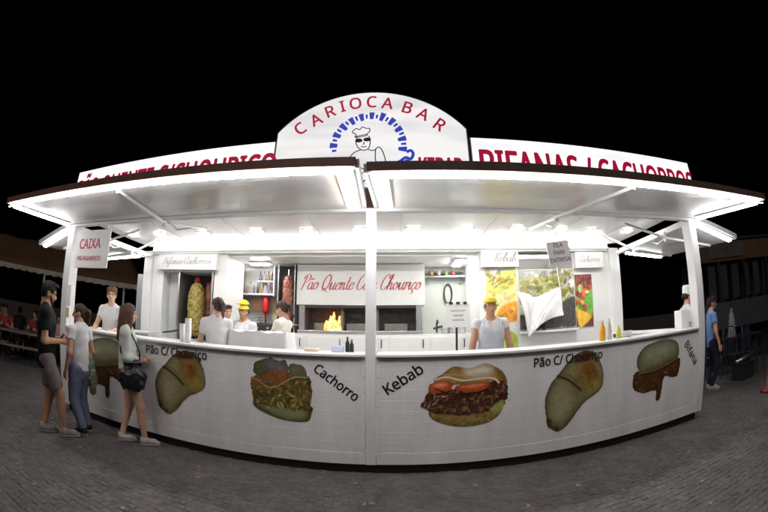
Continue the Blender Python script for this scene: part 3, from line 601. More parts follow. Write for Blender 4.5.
def sdf(prims, h, k=.03, sub=(), cuts=(), wr=0., wf=22., seed=0, streak=0.):
    lo = np.full(3, 9.); hi = -lo
    for p in prims:
        if p[0] == 'c': r = max(p[3], p[4]); lo = np.minimum(lo, np.minimum(p[1], p[2]) - r); hi = np.maximum(hi, np.maximum(p[1], p[2]) + r)
        else: lo = np.minimum(lo, p[1] - p[2]); hi = np.maximum(hi, p[1] + p[2])
    lo -= 3 * h + .02; hi += 3 * h + .02; n = np.ceil((hi - lo) / h).astype(int) + 1
    ax = [lo[i] + h * np.arange(n[i]) for i in range(3)]; D = np.full(n, .5)
    def ev(p, X, Y, Z):
        if p[0] == 'e': 
            q = np.sqrt(((X - p[1][0]) / p[2][0]) ** 2 + ((Y - p[1][1]) / p[2][1]) ** 2 + ((Z - p[1][2]) / p[2][2]) ** 2); return (q - 1) * p[2].min()
        _, a, b, ra, rb, ky, cut = p; d = b - a; d2 = d * np.array([1, ky, 1])
        px, py, pz = X - a[0], (Y - a[1]) * ky, Z - a[2]; L = (d2 ** 2).sum() + 1e-12
        t = np.clip((px * d2[0] + py * d2[1] + pz * d2[2]) / L, 0, 1)
        q = np.sqrt((px - t * d2[0]) ** 2 + (py - t * d2[1]) ** 2 + (pz - t * d2[2]) ** 2) - (ra + (rb - ra) * t)
        if ky > 1: q = q / (1 + (ky - 1) * .35)
        if cut: u = d / (np.linalg.norm(d) + 1e-9); q = np.maximum(q, (X - b[0]) * u[0] + (Y - b[1]) * u[1] + (Z - b[2]) * u[2])
        return q
    def reg(p, m):
        if p[0] == 'c': r = max(p[3], p[4]); l, u = np.minimum(p[1], p[2]) - r - m, np.maximum(p[1], p[2]) + r + m
        else: l, u = p[1] - p[2] - m, p[1] + p[2] + m
        s = [slice(max(0, int((l[i] - lo[i]) / h)), min(n[i], int((u[i] - lo[i]) / h) + 2)) for i in range(3)]
        return tuple(s), (ax[0][s[0]][:, None, None], ax[1][s[1]][None, :, None], ax[2][s[2]][None, None, :])
    for p in prims:
        s, g = reg(p, .09); e = ev(p, *g); d = D[s]; w = np.maximum(k - np.abs(d - e), 0) / k; D[s] = np.minimum(d, e) - w * w * k / 4
    for p in sub:
        s, g = reg(p, .04); e = -ev(p, *g); d = D[s]; kk = .012; w = np.maximum(kk - np.abs(d - e), 0) / kk; D[s] = np.maximum(d, e) + w * w * kk / 4
    X, Y, Z = ax[0][:, None, None], ax[1][None, :, None], ax[2][None, None, :]
    if wr: D = D + wr * (np.sin(X * wf + 3 * np.sin(Z * wf * .6 + seed)) * np.sin(Z * wf * 1.3 + 2 * np.sin(Y * wf + seed * 2)) + .5 * np.sin(Y * wf * 1.7 + Z * wf * .9 + seed))
    if streak: D = D + streak * np.sin(np.arctan2(Y, X) * 26 + 3 * np.sin(Z * 20) + seed) 
    for pt, nm in cuts: D = np.maximum(D, (X - pt[0]) * nm[0] + (Y - pt[1]) * nm[1] + (Z - pt[2]) * nm[2])
    return surfnet(D, lo, h)
def ik(a, c, l1, l2, hint):
    a, c, hint = Vector(a), Vector(c), Vector(hint); d = c - a; L = min(d.length, (l1 + l2) * .995); u = d.normalized(); c = a + u * L
    x = (l1 * l1 - l2 * l2 + L * L) / (2 * L); y = math.sqrt(max(0, l1 * l1 - x * x)); hn = hint - u * hint.dot(u)
    return a + u * x + hn.normalized() * y, c
_hands = {}
def hand_geo(curl, side):
    if curl not in _hands:
        pr = [ell((0, 0, .048), (.040, .017, .054)), cone((0, 0, -.015), (0, 0, .03), .024, .026)]
        for bx, ln in ((.029, .068), (.010, .077), (-.010, .071), (-.028, .056)):
            b = Vector((bx, 0, .088)); a1 = curl * .8; a2 = curl * 1.9; m = b + Vector((bx * .05, -math.sin(a1), math.cos(a1))) * ln * .5; e = m + Vector((0, -math.sin(a2), math.cos(a2))) * ln * .5
            pr += [cone(b, m, .0098, .0088), cone(m, e, .0088, .0070)]
        pr += [cone((.026, -.004, .028), (.054, -.018, .060), .013, .0105), cone((.054, -.018, .060), (.058, -.032, .088), .0105, .0080)]
        _hands[curl] = sdf(pr, .0052, .008)
    V, F = _hands[curl]; V = V.copy()
    if side > 0: V[:, 0] *= -1; F = F[:, ::-1]
    return V, F
def head_geo():
    pr = [ell((0, .014, .030), (.074, .093, .088)), cone((0, -.012, -.02), (0, -.045, -.072), .060, .030), ell((0, -.052, -.088), (.026, .022, .020)), ell((0, .0, -.02), (.066, .078, .075)),
          cone((0, -.078, .012), (0, -.098, -.026), .008, .0135), ell((.033, -.068, .030), (.030, .014, .009)), ell((-.033, -.068, .030), (.030, .014, .009)),
          ell((.012, -.088, -.030), (.010, .011, .008)), ell((-.012, -.088, -.030), (.010, .011, .008)), ell((0, -.078, -.055), (.024, .013, .0075)),
          ell((.076, .012, -.005), (.010, .020, .032)), ell((-.076, .012, -.005), (.010, .020, .032)), cone((0, .02, -.06), (0, .025, -.15), .050, .054)]
    return sdf(pr, .0058, .018, sub=[ell((.032, -.092, .008), (.017, .016, .010)), ell((-.032, -.092, .008), (.017, .016, .010))])
HEAD = head_geo()
def small_ell(c, r, n=8):
    g = G(); pf = [(max(1e-4, math.sin(math.pi * i / 6)), -math.cos(math.pi * i / 6)) for i in range(7)]; g.lathe(pf, n)
    return np.array([(c[0] + x * r[0], c[1] + y * r[1], c[2] + z * r[2]) for x, y, z in g.V]), g.F
_hair = {}
def hair_geo(style):
    if style in _hair: return _hair[style]
    base = [ell((0, .022, .040), (.086, .102, .094))]; face = [ell((0, -.115, -.035), (.074, .085, .098))]; cuts = []
    if style == 'under': base = [ell((0, .030, .014), (.086, .094, .066))]; cuts = [((0, .05, -.07), (0, -.35, -.94))]
    if style == 'short': base += [ell((0, .06, -.01), (.070, .055, .07)), ell((0, -.045, .105), (.06, .05, .03))]; cuts = [((0, .05, -.075), (0, -.35, -.94))]
    if style == 'curly': base += [ell((.05 * math.cos(t), .02 + .06 * math.sin(t), .10 - .03 * math.sin(t)), (.045, .045, .04)) for t in (0, .8, 1.6, 2.4, 3.1)] + [ell((0, .07, 0), (.075, .05, .08))]
    if style == 'tail': base += [cone((0, .11, .055), (0, .165, .02), .030, .034), cone((0, .165, .02), (0, .165, -.16), .034, .016), ell((0, .06, -.01), (.072, .055, .065))]
    if style == 'bun': base += [ell((0, .115, .045), (.042, .045, .042)), ell((0, .06, -.01), (.072, .055, .065))]
    if style == 'long': base += [cone((.052, .04, .02), (.082, .055, -.26), .052, .045), cone((-.052, .04, .02), (-.082, .055, -.26), .052, .045), cone((0, .08, .03), (0, .095, -.33), .070, .060),
                                 cone((.075, -.02, .02), (.095, -.015, -.22), .025, .03), cone((-.075, -.02, .02), (-.095, -.015, -.22), .025, .03)]
    _hair[style] = sdf(base, .0075, .02, sub=face, cuts=cuts, wr=.0022, wf=60, streak=.0045)
    V, F = _hair[style]; F = [tuple(f) for f in F]; tri = np.array([f[:3] for f in F]); nn = np.cross(V[tri[:, 1]] - V[tri[:, 0]], V[tri[:, 2]] - V[tri[:, 0]]); nn /= np.linalg.norm(nn, axis=1)[:, None] + 1e-9
    rr = np.random.default_rng(3); VV = [tuple(v) for v in V]; L = .09 if style == 'long' else .035
    for f in rr.choice(len(F), 420 if style == 'long' else 260):
        p, n_ = V[tri[f, 0]], nn[f]; d = np.array([rr.normal() * .2, (.9 if p[2] > .06 else .2) + rr.normal() * .2, -.3 if p[2] > .06 else -1.]); d -= n_ * (d @ n_); d /= np.linalg.norm(d) + 1e-9; w_ = np.cross(n_, d) * .0016; L_ = L * rr.uniform(.5, 1.3); b0 = len(VV)
        for t in (0, .5, 1): c = p + d * L_ * t + n_ * (.001 + .004 * t + .002 * rr.random()); VV += [tuple(c + w_ * (1 - .7 * t)), tuple(c - w_ * (1 - .7 * t))]
        F += [(b0, b0 + 1, b0 + 3, b0 + 2), (b0 + 2, b0 + 3, b0 + 5, b0 + 4)]
    _hair[style] = (np.array(VV), F); return _hair[style]
def cap_geo(kind):
    if kind == 'tall': return sdf([cone((0, .015, .075), (0, .02, .17), .086, .080, 1.0)], .008, .02, cuts=[((0, 0, .055), (0, 0, -1)), ((0, 0, .215), (0, 0, 1))], wr=.003, wf=40)
    return sdf([ell((0, .020, .060), (.092, .110, .078)), ell((0, .02, .085), (.070, .085, .055)), ell((0, -.105, .058), (.066, .070, .008))], .0065, .014, wr=.002, wf=38, cuts=[((0, 0, .052), (0, .12, -1))])
def skin_mat(n, c): return mat('skin_' + n, c, .5, var=.10, vscale=14, spec=.35)
def cloth_mat(n, c, r=.85, var=.10): return mat('cloth_' + n, c, r, var=var, vscale=10, bump=.12, bscale=180, spec=.2)
PEOPLE = []
def person(label, loc, face, H=1.70, fem=False, hands=None, curl=(.45, .45), elbow=None, feet=None, pelvis=None, lean=0., head=(0, 0), skin=('warm', (.50, .31, .23)),
           shirt=('white', (.80, .80, .80)), sleeve=.55, hem=.50, loose=.012, bottom=('dark', (.03, .03, .035)), leg_to=.06, bloose=.012, shoes=('dark', (.03, .03, .03)), hair=('short', (.03, .02, .015)),
           cap=None, group=None, beard=False, vneck=False, apron=False, res=.0105, z0=0.):
    """face: direction (x, y) the person looks along. Local frame: facing -y, person's right is -x."""
    rz = math.atan2(face[0], -face[1]); S = H / 1.75; root = tag(empty('person', (loc[0], loc[1], z0), rz), label, 'person', group)
    w = .90 if fem else 1.0; pz = (.525 * H) if pelvis is None else pelvis
    def up(x, y, z):                                  # upper body point, heights as a share of H, leaned about the pelvis
        dz = (z - .525) * H; dy = y * H; c, s = math.cos(lean), math.sin(lean); return Vector((x * H, dy * c - dz * s, pz + dz * c + dy * s))
    sh = {s: up(s * .107 * w, .006, .803) for s in (-1, 1)}; hp = {s: Vector((s * .050 * H, 0, pz - .01 * H)) for s in (-1, 1)}
    hands = hands or {}; feet = feet or {}; W = {}; E = {}; A = {}; Kn = {}
    for s in (-1, 1):
        t = Vector(hands.get(s, (s * .165, -.02, .47))) * H
        if s in hands and len(hands[s]) == 4: t = Vector(hands[s][:3])
        hint = (elbow or {}).get(s, (s * .5, 1, -.3)); E[s], W[s] = ik(sh[s], t, .170 * H, .150 * H, hint)
        f = Vector(feet.get(s, (s * .06 * H, 0, 0))); f = Vector((f[0], f[1], f[2] + .045 * H)); Kn[s], A[s] = ik(hp[s], f, .245 * H, .240 * H, (s * .1, -1, 0))
    wst, chs, nb, hd = up(0, .004, .62), up(0, .0, .735), up(0, .012, .835), up(0, -.012, .93)
    pel = Vector((0, .004 * H, pz))
    hipr, wr_, chr_ = (.098, .074, .086) if fem else (.090, .082, .100)
    body = [cone(pel, wst, hipr * H * .92, wr_ * H, 1.45), cone(wst, chs, wr_ * H, chr_ * H, 1.5), cone(chs, up(0, .008, .79), chr_ * H, .075 * H, 1.55), cone(nb, hd, .034 * H * (w + .02), .030 * H)]
    arms = {}
    for s in (-1, 1):
        body += [cone(nb, sh[s], .030 * H, .031 * H * w), cone(sh[s], E[s], .031 * H * w, .0245 * H * w), cone(E[s], W[s], .0250 * H * w, .0155 * H * w)]
        th = .054 if fem else .052
        body += [cone(hp[s], Kn[s], th * H, .035 * H), cone(Kn[s], A[s], .034 * H, .021 * H), cone(Kn[s].lerp(A[s], .15) + Vector((0, .008 * H, 0)), Kn[s].lerp(A[s], .5) + Vector((0, .010 * H, 0)), .024 * H, .027 * H),
                 cone(A[s] + Vector((0, .01 * H, -.02 * H)), A[s] + Vector((0, -.085 * H, -.028 * H)), .022 * H, .016 * H)]
    V, F = sdf(body, res, .028); VV = [V]; FF = [F]; MI = [np.zeros(len(F), int)]; base = len(V)
    HM = Matrix.Translation(hd) @ Matrix.Rotation(head[0], 4, 'Z') @ Matrix.Rotation(lean * .6 + head[1], 4, 'X') @ Matrix.Scale(S * (.96 if fem else 1.0), 4)
    def put(V, F, M, mi=0):
        nonlocal base
        V = np.c_[V, np.ones(len(V))] @ np.array(M).T; VV.append(V[:, :3])
        for f in F: pass
        FF.append([tuple(int(i) + base for i in f) for f in F]); MI.append(np.full(len(F), mi)); base += len(V)
    put(*HEAD, HM)
    for s in (-1, 1):
        put(*small_ell((s * .032, -.0715, .008), (.0105, .0105, .0072)), HM, 1); put(*small_ell((s * .032, -.0815, .008), (.0055, .005, .006)), HM, 2)
        put(*small_ell((s * .033, -.0815, .031), (.020, .005, .0035)), HM, 2)
        d = (W[s] - E[s]).normalized(); x = Vector((0, -1, .25)) if abs(d.y) < .8 else Vector((0, 0, 1)); x = (x - d * x.dot(d)).normalized(); y = d.cross(x)
        if y.x * s > 0 and abs(d.y) < .8: pass
        M = Matrix.Translation(W[s]) @ Matrix(((x.x, y.x, d.x), (x.y, y.y, d.y), (x.z, y.z, d.z))).to_4x4() @ Matrix.Scale(S * w, 4)
        hv, hf = hand_geo(curl[0 if s < 0 else 1], 0); hv = hv.copy()
        if s > 0: hv[:, 1] *= -1; hf = hf[:, ::-1]
        put(hv, hf, M)
    put(*small_ell((0, -.086, -.056), (.021, .006, .005)), HM, 3)
    VV = np.concatenate(VV); FL = [tuple(map(int, f)) for f in FF[0]]
    for f in FF[1:]: FL += list(f)
    o = mesh_obj('body', VV, FL, [skin_mat(*skin), mat('eye_white', (.42, .40, .38), .3), mat('eye_dark', (.02, .013, .01), .3), mat('lips', (.36, .13, .11), .45)], root, True)
    o.data.polygons.foreach_set('material_index', np.concatenate(MI).astype(int))
    # clothes
    L = loose; sp = [cone(Vector((0, .004 * H, hem * H - .525 * H + pz - .04)), wst, (hipr * .95) * H + L, (wr_ + .006) * H + L, 1.42), cone(wst, chs, (wr_ + .006) * H + L, chr_ * H + L, 1.46), cone(chs, up(0, .008, .79), chr_ * H + L, .078 * H + L, 1.5)]
    for s in (-1, 1):
        sp += [cone(nb - Vector((0, 0, .012 * H)), sh[s], .026 * H + L * .6, .033 * H + L * .6)]
        if sleeve > 0:
            e = sh[s].lerp(E[s], min(1, sleeve)); sp += [cone(sh[s], e, .034 * H * w + L * .5, (.031 * w if sleeve < .8 else .027) * H + L * .9, cut=sleeve <= 1)]
            if sleeve > 1: sp += [cone(E[s], E[s].lerp(W[s], sleeve - 1), .027 * H + L * .6, .020 * H + L * .7, cut=True)]
    hz = pz + (hem - .525) * H
    sub = [ell(nb + Vector((0, -.030 * H, .030 * H)), (.045 * H, .046 * H, .040 * H))] + ([cone(nb + Vector((0, -.07 * H, .02 * H)), chs + Vector((0, -.085 * H, .02 * H)), .03 * H, .006 * H)] if vneck else [])
    V, F = sdf(sp, res, .026, sub=sub, cuts=[((0, 0, hz), (0, 0, -1))], wr=.0046, wf=17., seed=len(PEOPLE))
    mesh_obj('shirt', V, F, cloth_mat(*shirt), root, True)
    if apron:
        ap = [cone(a_[1], a_[2], a_[3] + .009, a_[4] + .009, a_[5]) for a_ in sp[:3]]; V, F = sdf(ap, res, .026, sub=[ell(nb + Vector((0, -.055 * H, -.01 * H)), (.055 * H, .06 * H, .075 * H))], cuts=[((0, 0, hz - .1), (0, 0, -1)), ((0, -.012 * H, 0), (0, 1, 0)), ((.082 * H, 0, 0), (1, 0, 0)), ((-.082 * H, 0, 0), (-1, 0, 0))], wr=.002, seed=2)
        mesh_obj('apron', V, F, cloth_mat('apron', (.62, .66, .74)), root, True)
    bp = [cone(pel + Vector((0, 0, -.02 * H)), pel.lerp(wst, .75), hipr * .93 * H + .008, (wr_ + .002) * H + .006, 1.42)]
    for s in (-1, 1):
        if leg_to * H < Kn[s].z - .02:
            bp += [cone(hp[s], Kn[s], .054 * H + bloose, .038 * H + bloose * .9)]; t = (Kn[s].z - leg_to * H) / max(.05, (Kn[s].z - A[s].z)); e = Kn[s].lerp(A[s], min(.98, t)); bp += [cone(Kn[s], e, .037 * H + bloose * .9, .026 * H + bloose, cut=True)]
        else:
            t = (hp[s].z - leg_to * H) / max(.05, hp[s].z - Kn[s].z); e = hp[s].lerp(Kn[s], t); bp += [cone(hp[s], e, .054 * H + bloose, .043 * H + bloose * 1.3, cut=True)]
    V, F = sdf(bp, res, .012, wr=.0045, wf=20, seed=len(PEOPLE) + 4); mesh_obj('trousers' if leg_to < .2 else 'shorts', V, F, cloth_mat(*bottom), root, True)
    for s in (-1, 1):
        a = A[s]; az = a.z - .045 * H; pr = [cone((a.x, a.y + .012 * H, az + .032 * H), (a.x + s * .006, a.y - .07 * H, az + .026 * H), .025 * H, .0215 * H), cone((a.x, a.y - .07 * H, az + .022 * H), (a.x + s * .008, a.y - .098 * H, az + .017 * H), .022 * H, .017 * H), cone((a.x, a.y + .008 * H, az + .035 * H), (a.x, a.y + .004 * H, az + .062 * H), .027 * H, .026 * H, 1, True)]
        V, F = sdf(pr, .008, .02, cuts=[((0, 0, az + .001), (0, 0, -1))]); so = mesh_obj('shoe', V, F, cloth_mat('shoe_' + shoes[0], shoes[1], .6, .45), root, True)
        V, F = sdf([cone((a.x, a.y + .012 * H, az + .008), (a.x + s * .006, a.y - .07 * H, az + .008), .028 * H, .026 * H), cone((a.x, a.y - .07 * H, az + .008), (a.x + s * .008, a.y - .098 * H, az + .008), .026 * H, .020 * H)], .008, .01, cuts=[((0, 0, az + .001), (0, 0, -1)), ((0, 0, az + .022), (0, 0, 1))]); mesh_obj('sole', V, F, mat('shoe_sole', (.30, .29, .28), .7), so, True)
        for q_ in range(4): ly = a.y - .022 * H - .014 * H * q_; G().tube([(a.x - .016 * H, ly, az + .050 * H - .004 * H * q_), (a.x + s * .003, ly - .004, az + .058 * H - .0045 * H * q_), (a.x + .018 * H, ly, az + .050 * H - .004 * H * q_)], .0035, 5).obj('lace', mat('shoe_lace', (.22, .21, .21), .8), so)
    if hair:
        V, F = hair_geo(hair[0]); V = (np.c_[V, np.ones(len(V))] @ np.array(HM).T)[:, :3]
        mesh_obj('hair', V, F, mat('hair_%d_%d' % (int(hair[1][0] * 999), int(hair[1][1] * 999)), hair[1], .62, var=.4, vscale=40, stretch=(4, 4, .6), spec=.25), root, True)
    if beard:
        V, F = sdf([cone((0, -.035, -.060), (0, -.055, -.090), .050, .030), cone((.052, -.02, -.02), (.02, -.06, -.085), .018, .018), cone((-.052, -.02, -.02), (-.02, -.06, -.085), .018, .018)], .006, .015, sub=[ell((0, -.098, -.054), (.026, .02, .012))], wr=.0015, wf=90)
        V = (np.c_[V, np.ones(len(V))] @ np.array(HM).T)[:, :3]; mesh_obj('beard', V, F, mat('beard_dark', (.03, .02, .015), .6), root, True)
    if cap:
        for kind, cm, dz in cap:
            V, F = cap_geo(kind); V = V + np.array([0, 0, dz]); V = (np.c_[V, np.ones(len(V))] @ np.array(HM).T)[:, :3]; mesh_obj('cap', V, F, cm, root, True)
    PEOPLE.append(root); return root, dict(W=W, E=E, sh=sh, hp=hp, pel=pel, hd=hd)
def world_of(root, v): return Matrix.LocRotScale(root.location, root.rotation_euler, None) @ Vector(v)
TAN = ('tan', (.52, .275, .17)); FAIR = ('fair', (.64, .385, .275))
# --- customers in front
p1, j1 = person('bearded man in black T-shirt and grey shorts beside the corner post', (-3.80, -.93), (.565, .825), 1.75, hands={-1: (-.05, -.115, .635), 1: (.06, -.105, .64)}, elbow={-1: (-.5, .9, -.6), 1: (.5, .9, -.6)}, curl=(.8, .8),
       feet={-1: (-.07, -.16, 0), 1: (.08, .13, 0)}, head=(0, .28), skin=TAN, shirt=('black', (.012, .012, .015)), sleeve=.62, hem=.455, loose=.02, bottom=('greyshort', (.20, .165, .165)), leg_to=.325, bloose=.013, shoes=('grey', (.34, .32, .31)), hair=('short', (.02, .015, .012)), beard=True)
p2, j2 = person('woman in white T-shirt and blue jeans facing the bearded man', (-3.62, -.50), (-1, -.05), 1.56, True, hands={1: (.15, -.02, .50), -1: (-.14, -.03, .50)}, feet={-1: (-.10, -.03, 0), 1: (.08, .05, 0)}, head=(R(42), .05), skin=TAN,
       shirt=('white', (.74, .72, .74)), sleeve=.45, hem=.50, loose=.012, bottom=('jeans', (.17, .20, .30)), leg_to=.045, bloose=.020, shoes=('dark', (.03, .03, .035)), hair=('tail', (.045, .028, .02)))
p3, j3 = person('young woman with long brown hair, grey top and black shorts', (-2.96, -.25), (.80, .60), 1.63, True, hands={-1: (-.03, -.125, .62), 1: (.04, -.125, .625)}, elbow={-1: (-.7, .8, -.6), 1: (.7, .8, -.6)}, curl=(.7, .7),
       feet={-1: (-.05, -.15, 0), 1: (.06, .15, 0)}, head=(R(6), .08), skin=FAIR, shirt=('palegrey', (.50, .52, .49)), sleeve=1.55, hem=.545, loose=.02, bottom=('blackshort', (.012, .012, .015)), leg_to=.43, bloose=.02, shoes=('cream', (.48, .44, .40)), hair=('long', (.10, .055, .035)))
# --- staff behind the counter (raised floor)
FZ = .20
person('cashier in white T-shirt with short wavy hair at the corner counter', (-4.12, .62), (.35, -.9), 1.68, True, hands={-1: (-.10, -.20, .62), 1: (.08, -.20, .62)}, hair=('curly', (.16, .08, .05)), skin=FAIR, head=(R(15), .0), sleeve=.5, z0=FZ, group='kiosk staff')
person('kiosk worker in white T-shirt with brown ponytail nearest the tall green spit', (-2.27, .78), (-.55, .75), 1.63, True, hands={-1: (-.10, -.20, .60), 1: (.10, -.20, .60)}, hair=('tail', (.09, .05, .04)), skin=FAIR, head=(R(22), .05), z0=FZ, group='kiosk staff')
YEL = mat('yellow_cap_cloth', (.72, .56, .03), .7, var=.15, vscale=30); YEL2 = mat('yellow_visor', (.80, .66, .05), .6)
person('worker in white shirt and double yellow cap in front of the bottle shelf', (-2.40, 1.98), (-.1, -1), 1.62, hands={-1: (-.10, -.16, .60), 1: (.10, -.16, .60)}, hair=('under', (.03, .02, .02)), apron=True, skin=TAN, vneck=True, cap=[('peak', YEL, .075), ('peak', YEL2, -.006)], z0=FZ, group='kiosk staff')
person('worker in white half hidden behind the ponytailed woman by the spit', (-2.68, 1.9), (.9, -.5), 1.60, hair=('short', (.09, .06, .05)), skin=FAIR, z0=FZ, hands={-1: (-.10, -.20, .60), 1: (.10, -.20, .60)}, group='kiosk staff')
person('worker in cream top with dark ponytail looking down beside the red dispenser', (-1.57, 1.45), (-.8, .15), 1.66, True, hands={-1: (-.08, -.18, .60), 1: (.08, -.18, .60)}, hair=('tail', (.07, .04, .03)), skin=FAIR, head=(0, .3), shirt=('cream', (.76, .74, .66)), z0=FZ, group='kiosk staff')
person('server in white V-neck and yellow cap in front of the yellow food poster', (1.19, 1.0), (-.05, -1), 1.66, skin=TAN, hands={-1: (-.17, -.08, .49), 1: (.17, -.08, .49)}, vneck=True, sleeve=.25, apron=True, hair=('under', (.03, .02, .02)), cap=[('peak', YEL, .008)], z0=FZ, group='kiosk staff')
person('man in pale grey shirt and white cap beyond the side counter', (4.80, 1.05), (.9, -.3), 1.84, skin=TAN, shirt=('greywhite', (.52, .52, .52)), sleeve=.6, hair=('under', (.03, .02, .02)), cap=[('tall', mat('white_cap_cloth', (.75, .74, .72), .7), -.035)], beard=True)
person('man in light blue shirt and dark jeans outside the kiosk end', (5.60, 1.12), (.75, -.5), 1.66, skin=TAN, hands={1: (.20, -.13, .50), -1: (-.17, -.05, .49)}, shirt=('blue', (.18, .33, .62)), sleeve=.5, hem=.47, bottom=('navy', (.02, .022, .04)), leg_to=.05, shoes=('white', (.5, .48, .46)), hair=('short', (.03, .02, .02)))
# --- bag, jacket, wallet, phone carried by the customers
bag = tag(empty('handbag', world_of(p3, (-.185, -.07, 0))), 'large black shoulder bag at the hip of the long-haired young woman', 'bag'); bag.rotation_euler = p3.rotation_euler
V, F = sdf([cone((0, -.085, .75), (0, .085, .75), .055, .055), cone((0, -.085, .99), (0, .085, .99), .034, .034), cone((-.01, -.10, .85), (-.01, .10, .85), .055, .055), ell((-.02, 0, .80), (.055, .14, .12))], .008, .05, wr=.006, wf=36)
bb = mesh_obj('bag_body', V, F, mat('black_leather', (.010, .010, .011), .38, bump=.2, bscale=60), bag, True)
G().tube([tuple(q) for q in catmull([(0, -.09, 1.0), (-.01, -.08, 1.13), (.03, .0, 1.28), (.10, .09, 1.385), (.13, .14, 1.30), (.06, .15, 1.12), (0, .09, 1.0)], 6)], .011, 6).obj('strap', mat('black_leather'), bag, True)
G().tube([(-.036, -.08, 1.0), (-.040, 0, .995), (-.036, .08, 1.0)], .003, 6).obj('zip', M_STEEL, bag)
pw = world_of(p3, (0.0, -.245, 1.05))
wal = G().box(-.05, .05, -.01, .01, -.035, .035).obj('wallet', cloth_mat('wallet', (.6, .58, .56)), None, bevel=.006); wal.location = pw; wal.rotation_euler = (R(-40), 0, p3.rotation_euler.z); tag(wal, 'pale wallet in the hands of the long-haired young woman', 'wallet')
pm = world_of(p1, (.01, -.27, 1.16))
ph = G().box(-.036, .036, -.005, .005, -.07, .07).obj('phone', mat('phone_black', (.01, .01, .012), .2), None, bevel=.004); ph.location = pm; ph.rotation_euler = (R(-55), 0, p1.rotation_euler.z); tag(ph, 'dark phone held by the bearded man', 'phone')
V, F = sdf([cone((0, 0, .95), (.01, .02, .72), .045, .075, 1.0), cone((.01, .02, .72), (.0, .03, .52), .075, .05, 1.0), cone((-.03, .0, .9), (-.06, .02, .62), .035, .04)], .009, .04, wr=.008, wf=34)
jk = mesh_obj('jacket', V, F, cloth_mat('greenjacket', (.26, .29, .20)), None, True); jk.location = world_of(p2, (-.175, .03, 0)); jk.rotation_euler = p2.rotation_euler; tag(jk, 'crumpled pale green jacket hanging from the arm of the woman in jeans', 'jacket')

# ================================================================== THINGS INSIDE THE KIOSK
def noise_mat(name, cols, scale=18., rough=.55, bump=.6):
    if name in MATS: return MATS[name]
    m = bpy.data.materials.new(name); m.use_nodes = True; MATS[name] = m; nt = m.node_tree; b = nt.nodes['Principled BSDF']; b.inputs['Roughness'].default_value = rough
    n = nt.nodes.new('ShaderNodeTexNoise'); n.inputs['Scale'].default_value = scale; n.inputs['Detail'].default_value = 5; r = nt.nodes.new('ShaderNodeValToRGB')
    tc = nt.nodes.new('ShaderNodeTexCoord'); nt.links.new(tc.outputs['Object'], n.inputs['Vector'])
    e = r.color_ramp.elements; e[0].position = .3; e[0].color = (*cols[0], 1); e[1].position = .72; e[1].color = (*cols[-1], 1)
    for i, c in enumerate(cols[1:-1]): x = e.new(.3 + .42 * (i + 1) / (len(cols) - 1)); x.color = (*c, 1)
    nt.links.new(n.outputs['Fac'], r.inputs[0]); nt.links.new(r.outputs[0], b.inputs['Base Color'])
    bp = nt.nodes.new('ShaderNodeBump'); bp.inputs['Strength'].default_value = bump; bp.inputs['Distance'].default_value = .02; nt.links.new(n.outputs['Fac'], bp.inputs['Height']); nt.links.new(bp.outputs[0], b.inputs['Normal'])
    return m
def spit(loc, prof, m, label, n=40, top=True):
    t = tag(empty('kebab_grill', loc), label, 'kebab grill', 'kebab grills in the kiosk'); r = random.Random(int(loc[0] * 100))
    ph = [r.uniform(0, 6) for _ in range(8)]
    wob = lambda a, z: .05 * math.sin(5 * a + z * 31 + ph[0]) + .045 * math.sin(9 * a - z * 47 + ph[1]) + .03 * math.sin(3 * a + z * 90 + ph[2]) + .03 * math.sin(14 * a + z * 65) + .035 * math.sin(z * 150 + 2 * math.sin(3 * a)) + .02 * math.sin(23 * a + z * 40)
    P = []; 
    for (r0, z0), (r1, z1) in zip(prof[:-1], prof[1:]):
        for k in range(10): P.append((r0 + (r1 - r0) * k / 10, z0 + (z1 - z0) * k / 10))
    P.append(prof[-1]); G().lathe(P, n, wob=wob).obj('meat', m, t, True)
    zt = prof[-1][1]; G().tube([(0, 0, -.06), (0, 0, zt + .12)], .010, 8).obj('skewer', M_STEEL, t)
    G().lathe([(.02, -.09), (.20, -.085), (.215, -.055), (.20, -.06), (.02, -.065)], 24).obj('drip_tray', M_STEEL, t, True)
    if top: G().lathe([(.045, zt), (.06, zt + .04), (.04, zt + .09), (.005, zt + .10)], 14).obj('tomato_top', mat('tomato_red', (.5, .03, .02), .35), t, True)
    return t
sp1 = spit((-3.58, 2.42, 1.25), [(.11, 0), (.155, .10), (.165, .35), (.17, .60), (.15, .80), (.10, .92), (.05, .96)], noise_mat('green_spit_meat', ((.09, .045, .012), (.28, .20, .04), (.40, .33, .10), (.24, .11, .035)), 20, bump=1.), 'tall yellow-green meat spit in the niche under the Bifanas sign')
G().box(.17, .26, .05, .28, -.05, .98).obj('burner_panel', noise_mat('burner_glow', ((.05, .03, .02), (.22, .07, .03), (.35, .10, .05)), 12), sp1)
sp2 = spit((-1.95, 2.98, 1.62), [(.07, 0), (.095, .15), (.105, .45), (.10, .70), (.06, .82)], noise_mat('red_spit_meat', ((.10, .03, .02), (.30, .10, .06), (.42, .18, .12)), 14), 'reddish meat spit in a steel frame next to the oven', top=False)
G().box(-.17, .17, .12, .15, -.2, 1.02).obj('back_plate', M_DSTEEL, sp2); G().box(-.19, -.165, -.08, .14, -.2, 1.02).obj('frame', M_STEEL, sp2); G().box(.13, .15, -.08, .14, -.2, 1.02).obj('frame', M_STEEL, sp2); G().box(-.19, .15, -.08, .14, -.215, -.19).obj('base', M_DSTEEL, sp2)
